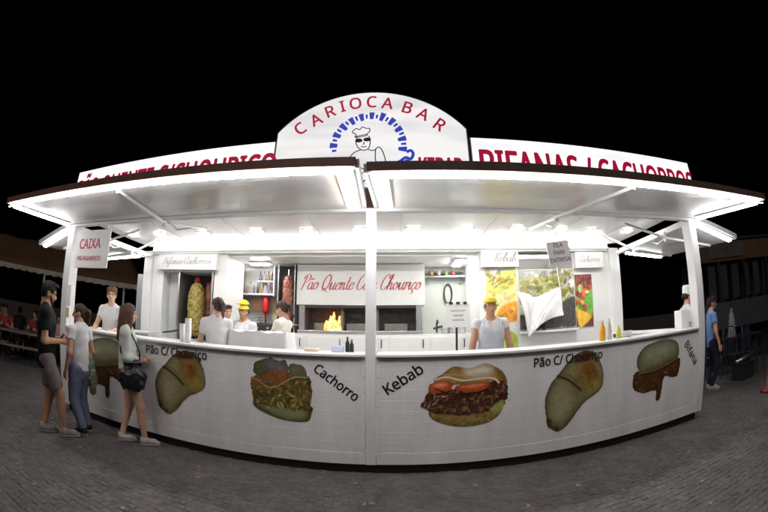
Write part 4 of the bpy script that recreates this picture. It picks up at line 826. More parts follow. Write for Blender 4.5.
# oven
ov = tag(empty('bread_oven', (-.63, 2.95, 1.40)), 'wide white bread oven with fire in its mouth and red script sign', 'oven')
OX = lambda x: x + .63
OZ = lambda z: z - 1.40
G().box(OX(-1.72), OX(-1.62), 0, .50, OZ(1.402), OZ(1.915)).obj('side_wall', M_STEEL, ov); G().box(OX(.36), OX(.46), 0, .50, OZ(1.402), OZ(1.915)).obj('side_wall', M_STEEL, ov)
G().box(OX(-1.619), OX(.359), .46, .50, OZ(1.47), OZ(1.915)).obj('oven_back', mat('oven_brick', (.17, .15, .135), .8, var=.4, vscale=10, bump=.4, bscale=14), ov)
G().box(OX(-1.74), OX(.48), -.06, .50, OZ(1.402), OZ(1.465)).obj('hearth', M_STEEL, ov, bevel=.006)
G().box(OX(-1.619), OX(.359), .0, .459, OZ(1.87), OZ(1.914)).obj('oven_roof', mat('oven_soot', (.05, .045, .04), .8), ov)
for x in (-.98, -.35): G().box(OX(x), OX(x + .05), .10, .455, OZ(1.466), OZ(1.868)).obj('partition', mat('oven_brick'), ov)
for x0, x1 in ((-1.5, -1.25), (-.9, -.45), (-.2, .22)): G().box(OX(x0), OX(x1), .25, .44, OZ(1.4655), OZ(1.60)).obj('stone_block', mat('oven_stone', (.30, .28, .25), .8, var=.3, vscale=9), ov, bevel=.01)
hood = G().box(OX(-1.775), OX(.515), -.02, .02, OZ(1.918), OZ(2.645)).obj('hood_sign', mat('hood_white', (.78, .78, .76), .35, var=.04), ov, bevel=.004)
G().box(OX(-1.77), OX(.51), .021, .5, OZ(1.9165), OZ(2.64)).obj('hood_body', M_INNER, ov)
script('lettering', 'Pão Quente Com Chouriço', mat('rose_letter', (.52, .10, .13), .5), hood, OX(-1.71), OX(.43), OZ(2.19), -.0225, .135, shear=.45, thin=.045, thick=.19)
fm = bpy.data.materials.new('flame'); fm.use_nodes = True; nt = fm.node_tree; b_ = nt.nodes['Principled BSDF']; n_ = nt.nodes.new('ShaderNodeTexNoise'); n_.inputs['Scale'].default_value = 22; r_ = nt.nodes.new('ShaderNodeValToRGB')
r_.color_ramp.elements[0].position = .38; r_.color_ramp.elements[0].color = (1, .12, .01, 1); r_.color_ramp.elements[1].position = .56; r_.color_ramp.elements[1].color = (1, .62, .18, 1)
tc_ = nt.nodes.new('ShaderNodeTexCoord'); nt.links.new(tc_.outputs['Object'], n_.inputs['Vector']); nt.links.new(n_.outputs['Fac'], r_.inputs[0]); nt.links.new(r_.outputs[0], b_.inputs['Emission Color']); b_.inputs['Emission Strength'].default_value = 1.9; b_.inputs['Base Color'].default_value = (.2, .05, .02, 1)
fr_ = random.Random(3); prs = []
for k in range(9):
    x = -.12 + .03 * k + fr_.uniform(-.01, .01); hgt = fr_.uniform(.20, .36) * (1 - .35 * abs(k - 4) / 4); prs += [cone((x, fr_.uniform(-.04, .04), .04), (x + fr_.uniform(-.03, .03), 0, hgt), .045, .014)]
V, F = sdf(prs, .010, .02, wr=.006, wf=45); fl_o = mesh_obj('fire', V, F, fm, None, True); fl_o.location = (-1.12, 3.08, 1.468); tag(fl_o, 'orange fire burning in the bread oven', 'fire')
for k in range(4):
    l = G().tube([(-1.28 + .09 * k, 3.10, 1.50), (-1.05 + .03 * k, 3.22, 1.50 + .02 * k)], .028, 8).obj('log', mat('charred_wood', (.05, .025, .015), .9), None); tag(l, 'charred log under the oven fire, %s from the oven side wall' % ORD[k], 'log', 'logs in the oven')
# bottle shelf
sh = tag(empty('bottle_shelf', (-2.68, 3.32, 2.10)), 'white wall shelf holding rows of small bottles', 'shelf')
G().box(-.36, .36, -.14, .17, 0, .03).obj('shelf_board', M_WHITE, sh); G().box(.0, .36, -.10, .17, .26, .28).obj('shelf_board', M_WHITE, sh)
G().box(.36, .385, -.14, .17, -.02, .56).obj('shelf_side', M_WHITE, sh); G().box(-.36, .36, .14, .17, .03, .56).obj('shelf_back', mat('shelf_back_white', (.84, .84, .80), .4), sh)
def bottle(loc, h, r, m, label, cap_m, group, n=12, parent=None):
    t = tag(empty('bottle', loc), label, 'bottle', group)
    G().lathe([(r * .9, 0), (r, h * .05), (r, h * .58), (r * .45, h * .78), (r * .36, h * .9)], n).obj('glass', m, t, True); G().lathe([(r * .42, h * .88), (r * .42, h)], n).obj('cap', cap_m, t, True)
    return t
bc = [mat('bottle_dark', (.05, .035, .04), .25), mat('bottle_purple', (.16, .12, .20), .3), mat('bottle_grey', (.34, .33, .36), .3), mat('bottle_amber', (.30, .16, .06), .25)]
for k in range(9): bottle((-2.98 + .078 * k, 3.26, 2.131), .19 + .02 * (k % 3), .027, bc[(k * 7) % 4], '%s small bottle from the grill cabinet side on the lower shelf board' % ORD[k], M_WHITE if k % 2 else M_BLACK, 'bottles on the lower shelf board')
for k in range(4): bottle((-2.63 + .085 * k, 3.28, 2.381), .19, .027, bc[(k * 5 + 1) % 4], '%s small bottle from the grill cabinet side on the upper shelf board' % ORD[k], M_BLACK, 'bottles on the upper shelf board')
kd = tag(empty('sauce_dispenser', (-2.50, 3.30, 1.62)), 'large red sauce dispenser hanging nozzle down below the shelf', 'dispenser')
G().lathe([(.012, .0), (.016, .10), (.05, .14), (.068, .18), (.068, .42), (.05, .46)], 14).obj('red_body', mat('ketchup_red', (.62, .02, .02), .3), kd, True); G().lathe([(.014, -.06), (.018, .01)], 10).obj('nozzle', M_BLACK, kd); G().box(-.012, .012, .068, .20, .25, .30).obj('bracket', M_STEEL, kd)
nt_ = G().box(-2.86, -2.68, 3.482, 3.498, 1.80, 2.05).obj('wall_notice', mat('orange_notice', (.75, .42, .22), .6), None); tag(nt_, 'orange notice on the wall left of the red dispenser', 'notice')
nt_ = G().box(-2.44, -2.22, 3.482, 3.498, 1.62, 2.06).obj('wall_notice', mat('cream_notice', (.80, .72, .46), .6), None); tag(nt_, 'cream notice on the wall right of the red dispenser', 'notice')
gr = tag(empty('griddle', (-2.35, 2.95, 1.40)), 'dark steel griddle on the rear counter below the red dispenser', 'griddle')
G().box(-.42, .42, -.2, .3, .002, .14).obj('griddle_body', M_DSTEEL, gr, bevel=.01); G().box(-.40, .40, -.18, .28, .141, .155).obj('hotplate', M_BLACK, gr)
for k in range(4): G().tube([(-.3 + .2 * k, -.2, .07), (-.3 + .2 * k, -.23, .07)], .022, 10).obj('knob', M_STEEL, gr)
# draped service block
def drape(x0, x1, y0, y1, z0, z1, seed):
    nx, nz = 60, 26; V = []; F = []; ph = seed
    def ripple(s, v): return (.012 + .022 * v) * (math.sin(s * 17 + ph) + .6 * math.sin(s * 31 + ph * 2 + v * 2)) * v
    def topz(x, y): return z1 + .012 * math.sin(x * 14 + ph) * math.sin(y * 17) + .008 * math.sin(x * 33)
    for j in range(nz + 1):
        v = j / nz; z = z1 + (z0 - z1) * v; row = []
        for i in range(nx + 1):
            u = i / nx; L1 = y1 - y0; L2 = x1 - x0; T = 2 * L1 + L2; s = u * T
            if s < L1: x, y, ox, oy = x0, y1 - s, -1, 0
            elif s < L1 + L2: x, y, ox, oy = x0 + s - L1, y0, 0, -1
            else: x, y, ox, oy = x1, y0 + s - L1 - L2, 1, 0
            r = ripple(s, v) + .02 * v; V.append((x + ox * r, y + oy * r, (topz(x, y) if j == 0 else z + (.025 * math.sin(s * 9 + ph) * v))))
    for j in range(nz):
        for i in range(nx): a = j * (nx + 1) + i; F.append((a, a + nx + 1, a + nx + 2, a + 1))
    n = len(V); m = 16
    for j in range(m + 1):
        for i in range(m + 1): x = x0 + (x1 - x0) * i / m; y = y0 + (y1 - y0) * j / m; V.append((x, y, topz(x, y) + .0005))
    for j in range(m):
        for i in range(m): a = n + j * (m + 1) + i; F.append((a, a + 1, a + m + 2, a + m + 1))
    return V, F
V, F = drape(-2.10, -1.32, .80, 1.20, 1.02, 1.425, .7)
tb = tag(empty('service_table', (-1.7, 1.0, .2)), 'low service table hidden under the white cloth', 'table'); G().box(-.37, .37, -.18, .18, 1.14, 1.2).obj('table_top', M_STEEL, tb)
for sx in (-.34, .34):
    for sy in (-.15, .15): G().tube([(sx, sy, 0), (sx, sy, 1.14)], .02, 8).obj('leg', M_STEEL, tb)
c1 = mesh_obj('tablecloth', V, F, M_CLOTH, None, True); tag(c1, 'white cloth draped over the service table between the workers', 'cloth')
# hanging cloth in the right bay
W_ = [(1.92, 2.08), (2.05, 1.98), (2.22, 1.955), (2.40, 2.0), (2.55, 2.04), (2.70, 2.06), (2.73, 1.93)]
V = []; F = []; nx, nz = 40, 30
topc = catmull([(1.90, 2.03), (2.05, 1.99), (2.20, 1.93), (2.40, 1.99), (2.62, 2.07), (2.68, 2.02)], 8); botc = catmull([(2.03, 1.62), (2.08, 1.32), (2.16, 1.40), (2.30, 1.50), (2.50, 1.58), (2.71, 1.62)], 8)
for j in range(nz + 1):
    v = j / nz
    for i in range(len(topc)):
        p = topc[i] * (1 - v) + botc[i] * v; u = i / (len(topc) - 1); V.append((p[0], 1.99 - .018 * math.sin(u * 9 + v * 3.5) * (.3 + v) - .010 * abs(math.sin(u * 7 - v * 5)) - .03 * max(0, .25 - abs(u - .25 - .15 * v)) * 4 + sum(.016 * math.exp(-((u - a_ - b_ * v) / .022) ** 2) * min(1, 3 * v + .2) for a_, b_ in ((.08, .35), (.2, .1), (.45, -.25), (.62, .2), (.85, -.3), (.93, -.55))), p[1]))
n_ = len(topc)
for j in range(nz):
    for i in range(n_ - 1): a = j * n_ + i; F.append((a, a + n_, a + n_ + 1, a + 1))
c2 = mesh_obj('hanging_cloth', V, F, M_CLOTH, None, True); so_ = c2.modifiers.new('thick', 'SOLIDIFY'); so_.thickness = .004; tag(c2, 'white cloth hung by its corners in front of the salad picture', 'cloth')
for x, z in ((1.93, 2.02), (2.66, 2.05)):
    w_ = G().tube([(x, 1.97, z), (x + .02, 2.15, 2.63)], .004, 6).obj('cord', M_WHITE, c2)
# ---- posters
def poster(name, label, p, x, zt, y, back=None):
    o = tag(empty(name, (x + p.w / 2, y, zt - p.h)), label, 'poster', 'food posters in the kiosk'); p.obj('print', M_POSTER, o, -p.w / 2, p.h, 0)
    G().box(-p.w / 2 - .006, p.w / 2 + .006, .0025, .012, -.006, p.h + .006).obj('board', M_WHITE, o); return o
p = Paint(.52, 1.27, 120); p.fill((.72, .74, .68)); allv = lambda u, v: True
p.poly([(.02, .12), (.35, .06), (1.02, .02), (1.02, .30), (.6, .33), (.02, .38)], (.78, .66, .16), .3, 8, soft=.04)
p.blobs(40, lambda u, v: v < .36, [(.82, .74, .25), (.35, .42, .06), (.9, .86, .6), (.55, .35, .06)], .014, .045, asp=2.4)
p.poly([(.0, .52), (.3, .36), (.7, .26), (1.02, .2), (1.02, .46), (.6, .52), (.2, .62)], (.85, .72, .30), .25, 7, soft=.03); p.blobs(22, lambda u, v: .3 < v < .5 and u + v > .6, [(.9, .82, .5), (.75, .5, .1)], .02, .05, asp=2.6)
p.poly([(.25, .62), (.5, .48), (1.02, .42), (1.02, .66), (.7, .72), (.35, .70)], (.80, .33, .04), .35, 8, soft=.03); p.blobs(34, lambda u, v: .45 < v < .68 and u > .3, [(.85, .40, .05), (.7, .12, .03), (.9, .62, .1), (.3, .4, .05)], .018, .04, asp=1.6)
p.poly([(-.02, .72), (1.02, .68), (1.02, .8), (-.02, .84)], (.70, .74, .72), .1, 5, soft=.03)
p.poly([(.55, .78), (.85, .80), (1.02, .9), (.95, 1.02), (.6, 1.02), (.5, .9)], (.42, .52, .06), .4, 8, soft=.03); p.line([(.12, .16), (.3, .1), (.2, .2), (.5, .12)], (.25, .2, .05), .012); p.line([(.3, .22), (.6, .16), (.9, .13)], (.2, .22, .05), .012)
poster('food_poster', 'tall yellow poster of filled sandwiches behind the yellow-capped server', p, 1.435, 2.42, 2.176)
p = Paint(1.05, .98, 130); p.fill((.42, .43, .38))
p.blobs(30, lambda u, v: v < .28, [(.5, .5, .48), (.25, .26, .2), (.62, .62, .6)], .03, .08)
p.blobs(240, lambda u, v: .15 < v < .62 and u < .85, [(.42, .40, .10), (.30, .33, .06), (.52, .50, .22), (.16, .18, .04), (.33, .27, .08)], .014, .045, asp=2.4)
p.blobs(120, lambda u, v: u > .62 and v < .55, [(.20, .20, .04), (.34, .30, .08), (.12, .10, .03)], .014, .04, asp=2.2)
p.poly([(.70, .58), (1.02, .5), (1.02, .96), (.70, .96)], (.055, .05, .05), .4, 12, soft=.02); p.blobs(230, lambda u, v: u > .7 and v > .55, [(.18, .17, .16), (.03, .03, .03), (.28, .26, .22)], .004, .010, asp=1.2)
p.poly([(0, .74), (.25, .76), (.68, .70), (.7, 1.0), (0, 1.0)], (.07, .06, .055), .5, 9, soft=.03)
poster('food_poster', 'wide dark green salad picture partly behind the hanging white cloth', p, 1.995, 2.40, 2.172)
p = Paint(.37, .90, 100); p.fill((.16, .05, .04)); p.blobs(60, lambda u, v: v < .4, [(.25, .05, .04), (.12, .03, .03), (.35, .10, .06)], .015, .04)
p.blobs(60, lambda u, v: .25 < v < .8, [(.25, .45, .05), (.62, .10, .04), (.75, .35, .04), (.15, .35, .04), (.8, .62, .35)], .02, .05, asp=1.8)
p.poly([(.02, .62), (.3, .68), (.75, .76), (.8, .86), (.4, .98), (.18, 1.0)], (.82, .52, .06), .3, 8, soft=.02); p.poly([(.62, .42), (1.0, .36), (1.0, .72), (.7, .70)], (.12, .42, .06), .35, 8, soft=.03)
poster('food_poster', 'narrow poster of red and green vegetables under the Cachorros sign', p, 3.045, 2.30, 2.176)
# ---- hanging paper signs
PAPER = mat('paper_white', (.88, .88, .87), .7); M_CRIM = mat('crimson_ink', (.55, .02, .10), .5)
cx_ = tag(empty('hanging_sign', (-4.0, -.045, 2.06)), 'white hanging board reading CAIXA beside the corner post', 'sign')
cf = G().box(-.385, .375, -.012, .012, 0, .515).obj('board', PAPER, cx_, bevel=.005); text('lettering', 'CAIXA', M_CRIM, cf, -.30, .265, -.0145, .185, sx=.98, bold=.028); text('lettering', 'PRE PAGAMENTO', M_CRIM, cf, -.32, .10, -.0145, .085, sx=.82, bold=.02)
for x in (-.3, .3): G().tube([(x, 0, .515), (x, 0, .60)], .005, 6).obj('hook', M_STEEL, cx_)
fs_ = tag(empty('hanging_sign', (2.36, 1.25, 2.32)), 'white card reading FILA PARA ENTREGA hanging from the ceiling', 'sign'); fs_.rotation_euler = (0, R(-7), 0)
ff = G().box(-.185, .185, -.004, .004, 0, .34).obj('card', PAPER, fs_); 
for i, w_ in enumerate(('FILA', 'PARA', 'ENTREGA')): text('lettering', w_, mat('purple_ink', (.22, .06, .22), .5), ff, 0, .25 - .105 * i, -.006, .085, sx=.95, bold=.02, align='CENTER')
for x in (-.15, .15): G().tube([(x, 0, .34), (x, 0, .53)], .003, 6).obj('string', M_WHITE, fs_)
ss = tag(empty('notice_stand', (.87, 1.6, .2)), 'black stand carrying a white paper notice near the server', 'notice')
G().tube([(-.02, 0, 0), (-.02, 0, 1.32)], .016, 8).obj('pole', M_BLACK, ss); G().lathe([(.13, 0), (.13, .015), (.02, .03)], 18, (-.02, 0, 0)).obj('base', M_BLACK, ss); nf = G().box(-.17, .17, -.03, -.02, 1.31, 1.645).obj('paper', PAPER, ss)
for x in (-.1, 0, .1): G().box(x - .025, x + .025, -.036, -.017, 1.63, 1.665).obj('clip', M_BLACK, ss)
for i, w_ in enumerate(((-.11, .10), (-.07, .07), (-.08, .08))):
    g = G(); P = np.array([(w_[0] + (w_[1] - w_[0]) * t / 24, 1.54 - .065 * i + .012 * math.sin(t * 1.9 + i) + .008 * math.sin(t * 3.1)) for t in range(25)]); ribbon(g, P, lambda d: .009, -.0315); g.obj('handwriting', M_GREY_INK, nf)
# ---- lamp, oval hose, counter things
lp = tag(empty('ceiling_lamp', (1.10, 2.75, 2.66)), 'fluorescent lamp on the kitchen ceiling by the kebab panel', 'lamp'); G().box(-.10, .10, -.3, .3, -.03, -.002).obj('housing', M_WHITE, lp); G().box(-.06, .06, -.27, .27, -.055, -.031).obj('tube', M_FLUO, lp)
lp = tag(empty('ceiling_lamp', (-2.45, 2.75, 2.66)), 'fluorescent lamp on the kitchen ceiling above the bottle shelf', 'lamp'); G().box(-.2, .2, -.1, .1, -.03, -.002).obj('housing', M_WHITE, lp); G().box(-.17, .17, -.06, .06, -.055, -.031).obj('tube', M_FLUO, lp)
pts = [(1.0 + .075 * math.cos(t), 3.46, 2.16 + .185 * math.sin(t)) for t in np.linspace(0, 2 * math.pi, 28)]
o = G().tube(pts, .014, 8).obj('hose_ring', M_BLACK, None, True); tag(o, 'black oval loop hung on the kitchen wall', 'hose')
def mug(loc, label, m, r=.04, h=.1, cat='cup', nm='cup', group='cups on the counter'):
    o = G().lathe([(r * .75, 0), (r, h), (r * .93, h), (r * .68, .008)], 16).obj(nm, m, None, True); o.location = loc; return tag(o, label, cat, group)
for k in range(6): mug((-2.36, .20, 1.2525 + .034 * k), 'white paper cup, %s from the bottom of the tall stack' % ORD[k], M_WHITE, .042, .11)
for k in range(4): mug((-2.47, .24, 1.2525 + .034 * k), 'white paper cup, %s from the bottom of the short stack' % ORD[k], M_WHITE, .040, .11)
bottle((2.36, .20, 1.2525), .24, .042, mat('orange_juice', (.78, .38, .03), .2), 'bottle of orange sauce on the counter under the salad picture', M_WHITE, 'bottles along the counter')
bottle((2.50, .26, 1.2525), .26, .030, mat('clear_plastic', (.62, .66, .62), .15), 'pale plastic bottle right of the orange sauce', M_WHITE, 'bottles along the counter')
bottle((2.66, .28, 1.2525), .17, .034, mat('mustard_yellow', (.62, .60, .10), .3), 'short yellow mustard bottle beside the white bowl', M_WHITE, 'bottles along the counter')
mug((2.80, .30, 1.2525), 'white bowl on a dark box on the counter', M_WHITE, .085, .075, 'bowl', 'bowl', None); bx_ = G().box(2.72, 2.90, .36, .5, 1.2525, 1.30).obj('card_reader', M_DSTEEL, None, bevel=.008); tag(bx_, 'dark flat box behind the white bowl on the counter', 'box')
for i, (x, h) in enumerate(((-.50, .16), (-.455, .13))): bottle((x, .30, 1.2525), h, .022, M_BLACK, ('taller' if i == 0 else 'shorter') + ' of two black sauce bottles on the counter by the centre post', M_BLACK, 'bottles along the counter')
bx_ = G().box(-.66, -.54, .24, .36, 1.2525, 1.315).obj('napkin_box', mat('napkin_blue', (.55, .60, .75), .5), None, bevel=.006); tag(bx_, 'pale blue napkin box left of the black sauce bottles', 'box')
bx_ = G().box(-.95, -.80, .22, .34, 1.2525, 1.285).obj('food_tray', mat('tray_pink', (.78, .60, .52), .5), None, bevel=.008); tag(bx_, 'small pinkish tray on the counter before the oven', 'tray')
bx_ = G().box(3.74, 3.90, .17, .33, 1.2515, 1.50).obj('napkin_dispenser', M_WHITE, None, bevel=.01); tag(bx_, 'tall white dispenser at the end of the counter', 'dispenser')
sn = tag(empty('grease_gun', (-4.0, 1.9, 1.2515)), 'black tongs lying by the cabinet on the corner counter', 'tongs')
sn.name = 'tongs'; G().tube([(0, 0, .02), (.2, .05, .06), (.35, .06, .10)], .012, 8).obj('arm', M_DSTEEL, sn); G().tube([(0, .05, .02), (.2, .08, .05), (.35, .07, .10)], .012, 8).obj('arm', M_DSTEEL, sn)
pp = G().box(-4.56, -4.44, -.028, -.0245, 1.52, 1.82).obj('price_list', PAPER, None); tag(pp, 'white paper list taped to the corner post', 'notice'); pp2 = G().box(-4.55, -4.46, -.028, -.0245, 1.36, 1.50).obj('price_list', mat('yellow_paper', (.62, .62, .30), .7), None); tag(pp2, 'small yellow paper below the white list on the corner post', 'notice')
V, F = sdf([cone((0, 0, .0), (.02, 0, .10), .03, .035), cone((.02, 0, .1), (-.03, .02, .17), .03, .02), cone((0, 0, .05), (.07, .01, .12), .02, .015)], .009, .02)
for i, (x, z) in enumerate(((2.27, 1.42), (2.40, 1.402))): o = mesh_obj('utensil', V, F, M_DSTEEL, None, True); o.location = (x, 2.1, z - .0); tag(o, 'dark kitchen utensil under the hanging cloth, %s from the yellow poster' % ORD[i], 'utensil', 'utensils on the bay shelf')
tp = tag(empty('tap', (.72, 2.95, 1.40)), 'dark kitchen tap on the rear counter right of the oven', 'tap'); G().tube([(0, 0, 0), (0, 0, .18), (0, -.1, .24), (0, -.16, .20)], .018, 8).obj('spout', M_DSTEEL, tp); G().tube([(-.06, 0, .10), (.1, 0, .14)], .02, 8).obj('lever', M_BLACK, tp); G().lathe([(.035, 0), (.03, .03)], 12).obj('foot', M_STEEL, tp)

# ================================================================== BACKGROUND: left canopy, tables, guests; right stall
am = mat('amber_canopy', (.13, .07, .035), .8, var=.3, vscale=2)
A_, B_ = Vector((-10.6, -.1, 2.38)), Vector((-6.6, 4.5, 2.33)); dr = (B_ - A_).normalized(); nb_ = Vector((-dr.y, dr.x, 0))
if nb_.x > 0: nb_ = -nb_
cn = tag(empty('canopy_tent', (0, 0, 0)), 'dim amber canopy with a pale eave over the tables beyond the kiosk', 'tent')
def ridge(p, k, h): return p + nb_ * k + Vector((0, 0, h))
g = G(); ns = 24; V = []
for j in range(5):
    for i in range(ns + 1): t = i / ns; p = A_ + (B_ - A_) * t; V.append(ridge(p, .9 * j, .30 * j - .05 * math.sin(j * 3.14 / 4) + .02 * math.sin(i * 1.3 + j)))
g.add(V, [(j * (ns + 1) + i, j * (ns + 1) + i + 1, (j + 1) * (ns + 1) + i + 1, (j + 1) * (ns + 1) + i) for j in range(4) for i in range(ns)]); ro = g.obj('roof_cloth', am, cn, True); q = ro.modifiers.new('thick', 'SOLIDIFY'); q.thickness = .01
g = G(); V = []
for i in range(ns * 4 + 1):
    t = i / ns / 4; p = A_ + (B_ - A_) * t - nb_ * .012; V += [p, p + Vector((0, 0, -.10 - .035 * abs(math.sin(i * .8))))]
g.add(V, [(2 * i, 2 * i + 1, 2 * i + 3, 2 * i + 2) for i in range(ns * 4)]); ro = g.obj('valance', mat('pale_valance', (.62, .55, .46), .8, var=.3, vscale=4), cn); q = ro.modifiers.new('thick', 'SOLIDIFY'); q.thickness = .006
for t in (.1, .5, .9):
    for k in (0.05, 3.5): p = ridge(A_ + (B_ - A_) * t, k, 0); G().tube([(p.x, p.y, -.006), (p.x, p.y, 2.32 + k * .33)], .03, 8).obj('pole', M_WHITE, cn)
def table(x, y, rz, label):
    t = tag(empty('picnic_table', (x, y, -.006), rz), label, 'table', 'tables under the canopy'); m = mat('table_wood', (.25, .19, .15), .6, var=.2)
    for k in range(4): G().box(-.9, .9, -.36 + .185 * k, -.19 + .185 * k, .71, .745).obj('plank', m, t)
    for s in (-1, 1):
        G().box(-.9, .9, s * .72 - .13, s * .72 + .13, .42, .45).obj('bench_plank', m, t)
        for x_ in (-.7, .7): G().beam((x_, s * .25, .70), (x_, s * .62, 0), .06, .06).obj('leg', M_DSTEEL, t)
    for x_ in (-.7, .7): G().box(x_ - .025, x_ + .025, -.8, .8, .36, .415).obj('crossbar', M_DSTEEL, t)
    return t
table(-8.9, 1.75, R(40), 'wooden picnic table with benches, closer to the corner post'); table(-10.3, 1.25, R(40), 'wooden picnic table with benches, farther out at the picture edge'); table(-8.6, 3.6, R(40), 'wooden picnic table behind the bearded man')
def guest(label, x, y, face, sc, hair, fem=False):
    person(label, (x, y), face, 1.66, fem, pelvis=.53, feet={-1: (-.10, -.38, 0), 1: (.10, -.38, 0)}, hands={-1: (-.14, -.38, .82, 0), 1: (.14, -.38, .80, 0)}, shirt=sc, hair=hair, lean=.15, res=.016, group='guests seated under the canopy')
guest('seated guest in a red top nearest the picture edge', -9.75, 1.55, (.75, -.55), ('guestred', (.34, .06, .05)), ('short', (.05, .03, .02)))
guest('seated guest with dark cap of hair and red shirt at the same table', -9.15, 2.35, (.6, -.75), ('guestcrimson', (.28, .05, .06)), ('bun', (.03, .02, .02)), True)
guest('seated guest in pink seen between the bearded man and the post', -8.35, 2.75, (.6, -.75), ('guestpink', (.62, .34, .34)), ('short', (.05, .03, .02)))
guest('seated guest in pale pink behind the woman in jeans', -7.9, 3.05, (.6, -.75), ('guestrose', (.60, .42, .42)), ('tail', (.05, .03, .02)), True)
guest('seated guest in dark jacket with back to the kiosk, far table', -10.2, 2.3, (-.5, .7), ('guestdark', (.05, .05, .06)), ('short', (.04, .03, .02)))
guest('seated guest in faded orange top at the farther table', -10.75, 1.95, (.7, -.6), ('guestorange', (.40, .17, .07)), ('curly', (.05, .03, .02)), True)
guest('seated guest in grey top between the two red-shirted guests', -9.5, 2.75, (.6, -.75), ('guestgrey', (.25, .24, .24)), ('tail', (.05, .03, .02)), True)
# right stall
A2, B2 = Vector((6.9, 2.75, 0)), Vector((10.6, 1.45, 0)); st = tag(empty('market_stall', A2, math.atan2(B2.y - A2.y, B2.x - A2.x)), 'dark shuttered market stall with a brown header board', 'stall'); SL = (B2 - A2).length
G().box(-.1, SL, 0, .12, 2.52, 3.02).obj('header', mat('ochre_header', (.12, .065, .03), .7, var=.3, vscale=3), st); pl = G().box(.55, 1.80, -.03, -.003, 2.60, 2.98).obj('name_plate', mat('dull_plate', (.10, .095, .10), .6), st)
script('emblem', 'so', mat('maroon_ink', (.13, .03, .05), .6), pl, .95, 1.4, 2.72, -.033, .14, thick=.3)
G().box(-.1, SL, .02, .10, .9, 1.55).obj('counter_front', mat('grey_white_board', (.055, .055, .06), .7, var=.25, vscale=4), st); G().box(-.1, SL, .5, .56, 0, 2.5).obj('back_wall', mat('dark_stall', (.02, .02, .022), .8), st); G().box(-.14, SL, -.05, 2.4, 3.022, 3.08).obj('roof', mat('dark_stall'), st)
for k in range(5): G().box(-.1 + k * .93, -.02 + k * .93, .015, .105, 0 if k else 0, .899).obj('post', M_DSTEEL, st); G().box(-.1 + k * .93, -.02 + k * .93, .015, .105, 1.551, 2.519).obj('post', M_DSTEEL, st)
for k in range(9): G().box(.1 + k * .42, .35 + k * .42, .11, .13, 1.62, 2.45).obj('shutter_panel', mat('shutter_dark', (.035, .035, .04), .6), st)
def hoop_chair(x, y, rz, label):
    t = tag(empty('metal_chair', (x, y, -.006), rz), label, 'chair', 'metal chairs by the stall'); m = mat('blue_tube', (.05, .07, .14), .4, metal=.5)
    G().tube([tuple(q) for q in catmull([(-.22, .2, 0), (-.22, .2, .45), (-.22, .24, .85), (-.14, .26, 1.0), (.14, .26, 1.0), (.22, .24, .85), (.22, .2, .45), (.22, .2, 0)], 5)], .014, 8).obj('back_frame', m, t, True)
    for k in range(4): G().tube([(-.13 + .087 * k, .21, .5), (-.13 + .087 * k, .26, .97)], .008, 6).obj('back_rod', m, t)
    G().box(-.22, .22, -.22, .2, .44, .465).obj('seat', mat('dark_seat', (.03, .03, .035), .5), t, bevel=.008)
    for s in (-1, 1): G().tube([(s * .2, -.2, .44), (s * .21, -.22, 0)], .013, 8).obj('leg', m, t)
hoop_chair(6.55, 1.75, R(20), 'blue tubular chair with hooped back behind the man in blue'); hoop_chair(6.95, 1.45, R(-12), 'blue tubular chair second from the man in blue'); hoop_chair(7.35, 1.15, R(8), 'blue tubular chair closest to the red post')
tk = tag(empty('trestle_table', (7.6, 1.9, -.006), R(-20)), 'dark trestle table in front of the market stall', 'table'); G().box(-.7, .7, -.3, .3, .72, .76).obj('table_top', M_DSTEEL, tk)
for s in (-1, 1): G().beam((s * .6, -.25, 0), (s * .6, 0, .72), .04, .04).obj('leg', M_DSTEEL, tk); G().beam((s * .6, .25, 0), (s * .6, 0.02, .72), .04, .04).obj('leg', M_DSTEEL, tk)
V, F = sdf([cone((0, 0, 0), (0, 0, .45), .13, .07), cone((0, 0, .45), (0, 0, .6), .06, .03)], .014, .03, wr=.006); o = mesh_obj('cloth_bundle', V, F, cloth_mat('bundle', (.30, .30, .32)), None, True); o.location = (7.45, 1.95, .76); tag(o, 'pale cloth bundle standing on the dark trestle table', 'bundle')
o = G().tube([(6.35, 1.0, .36), (6.95, .95, .43)], .045, 12).obj('metal_cylinder', M_STEEL, None, True); tag(o, 'shiny metal tube lying on a dark crate by the chairs', 'tube')
o = tag(empty('crate', (6.65, .98, -.006)), 'dark plastic crate under the shiny metal tube', 'crate'); G().box(-.25, .25, -.17, .17, 0, .30).obj('crate_body', M_DSTEEL, o, bevel=.01); G().box(-.26, .26, -.18, .18, .301, .325).obj('rim', M_BLACK, o)
rp = tag(empty('red_post', (5.80, -.26, -.006)), 'red plastic barrier post at the picture edge', 'post'); G().lathe([(.16, 0), (.15, .05), (.05, .08), (.045, .95), (.06, 1.0), (.03, 1.04)], 16).obj('post_body', mat('red_plastic', (.16, .008, .01), .5), rp, True)

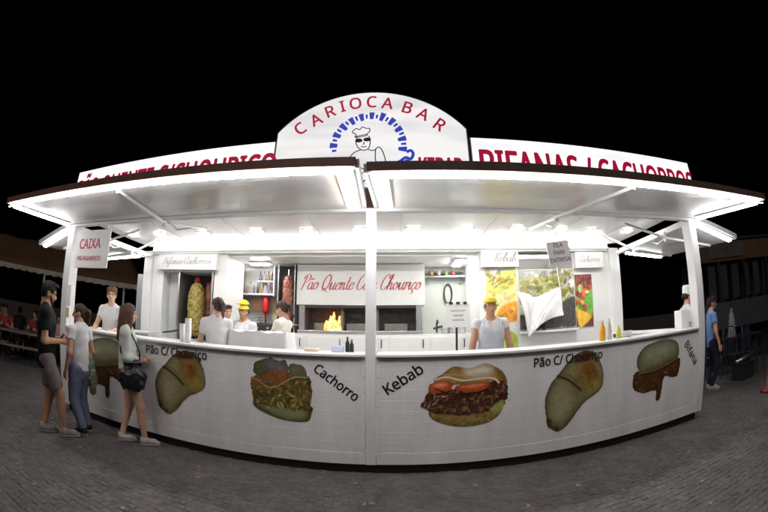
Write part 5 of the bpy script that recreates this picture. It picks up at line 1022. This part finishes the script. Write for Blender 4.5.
# litter trodden into the paving
g = G(); lr = random.Random(5)
for k in range(70):
    x, y = lr.uniform(-6.5, 6.5), lr.uniform(-2.6, -.15); a = lr.uniform(0, 6.28); w = lr.uniform(.006, .02); l_ = lr.uniform(.008, .03); c_, s_ = math.cos(a), math.sin(a)
    P = [(-w, -l_), (w, -l_ * .8), (w * .8, l_), (-w * 1.1, l_ * .7)]; g.add([(x + px * c_ - py * s_, y + px * s_ + py * c_, .006 + lr.uniform(0, .006)) for px, py in P] + [(x + px * c_ - py * s_, y + px * s_ + py * c_, .003) for px, py in P], [(0, 1, 2, 3), (7, 6, 5, 4), (0, 4, 5, 1), (1, 5, 6, 2), (2, 6, 7, 3), (3, 7, 4, 0)])
lt = g.obj('litter', mat('litter_paper', (.30, .27, .24), .8), None); lt['kind'] = 'stuff'; lt['label'] = 'scraps of paper and dry leaves scattered on the paving'; lt['category'] = 'litter'

# ---- kitchen clutter
def pot(loc, r, h, label, m=M_STEEL, lid=True):
    t = tag(empty('cooking_pot', loc), label, 'pot', 'pots on the rear counter'); G().lathe([(r * .96, 0), (r, .01), (r, h), (r * 1.04, h + .006)], 20).obj('pot_body', m, t, True)
    if lid: G().lathe([(r * 1.03, h + .008), (r * .6, h + .03), (.02, h + .04), (.02, h + .06), (.002, h + .065)], 20).obj('lid', m, t, True)
    for q in (-1, 1): G().tube([(q * r, -.03, h * .75), (q * (r + .035), 0, h * .78), (q * r, .03, h * .75)], .007, 6).obj('handle', M_DSTEEL, t)
pot((1.12, 2.98, 1.402), .12, .17, 'lidded steel pot on the rear counter behind the notice stand'); pot((.92, 3.18, 1.402), .09, .11, 'small open steel pot beside the lidded one', lid=False)
wp = tag(empty('wall_shelf', (.93, 3.38, 2.46)), 'narrow steel shelf high on the kitchen wall above the black oval loop', 'shelf'); G().box(-.38, .38, -.10, .11, 0, .02).obj('shelf_board', M_STEEL, wp)
for q in (-.3, .3): G().beam((q, .10, -.12), (q, -.08, 0), .015, .015).obj('bracket', M_STEEL, wp)
for k, c in enumerate(((.45, .25, .12), (.55, .52, .45), (.30, .34, .20), (.52, .12, .08))): mug((.68 + .14 * k, 3.36, 2.481), '%s jar from the oven on the high steel shelf' % ORD[k], mat('jar_%s' % ORD[k], c, .35), .04, .11, 'jar', 'jar', 'jars on the high steel shelf')
for k in range(5):
    o = G().box(-.17, .17, -.12, .12, 0, .018).obj('steel_tray', M_STEEL, None, bevel=.006); o.location = (-2.62, 2.92, 1.5575 + .024 * k); o.rotation_euler.z = random.uniform(-.08, .08); tag(o, '%s steel tray from the bottom of the stack on the griddle' % ORD[k], 'tray', 'steel trays on the griddle')
pip = G().tube([(.50, 3.47, 2.56), (1.30, 3.47, 2.56)], .016, 8).obj('water_pipe', M_STEEL, None, True); tag(pip, 'thin horizontal pipe along the top of the kitchen wall', 'pipe')
for x in (-2.2, -1.5, -.8, -.1, .6):
    G().tube([(x + .56, 2.69, 1.18), (x + .56, 2.675, 1.20), (x + .56, 2.675, 1.30), (x + .56, 2.69, 1.32)], .008, 6).obj('door_handle', M_DSTEEL, K)
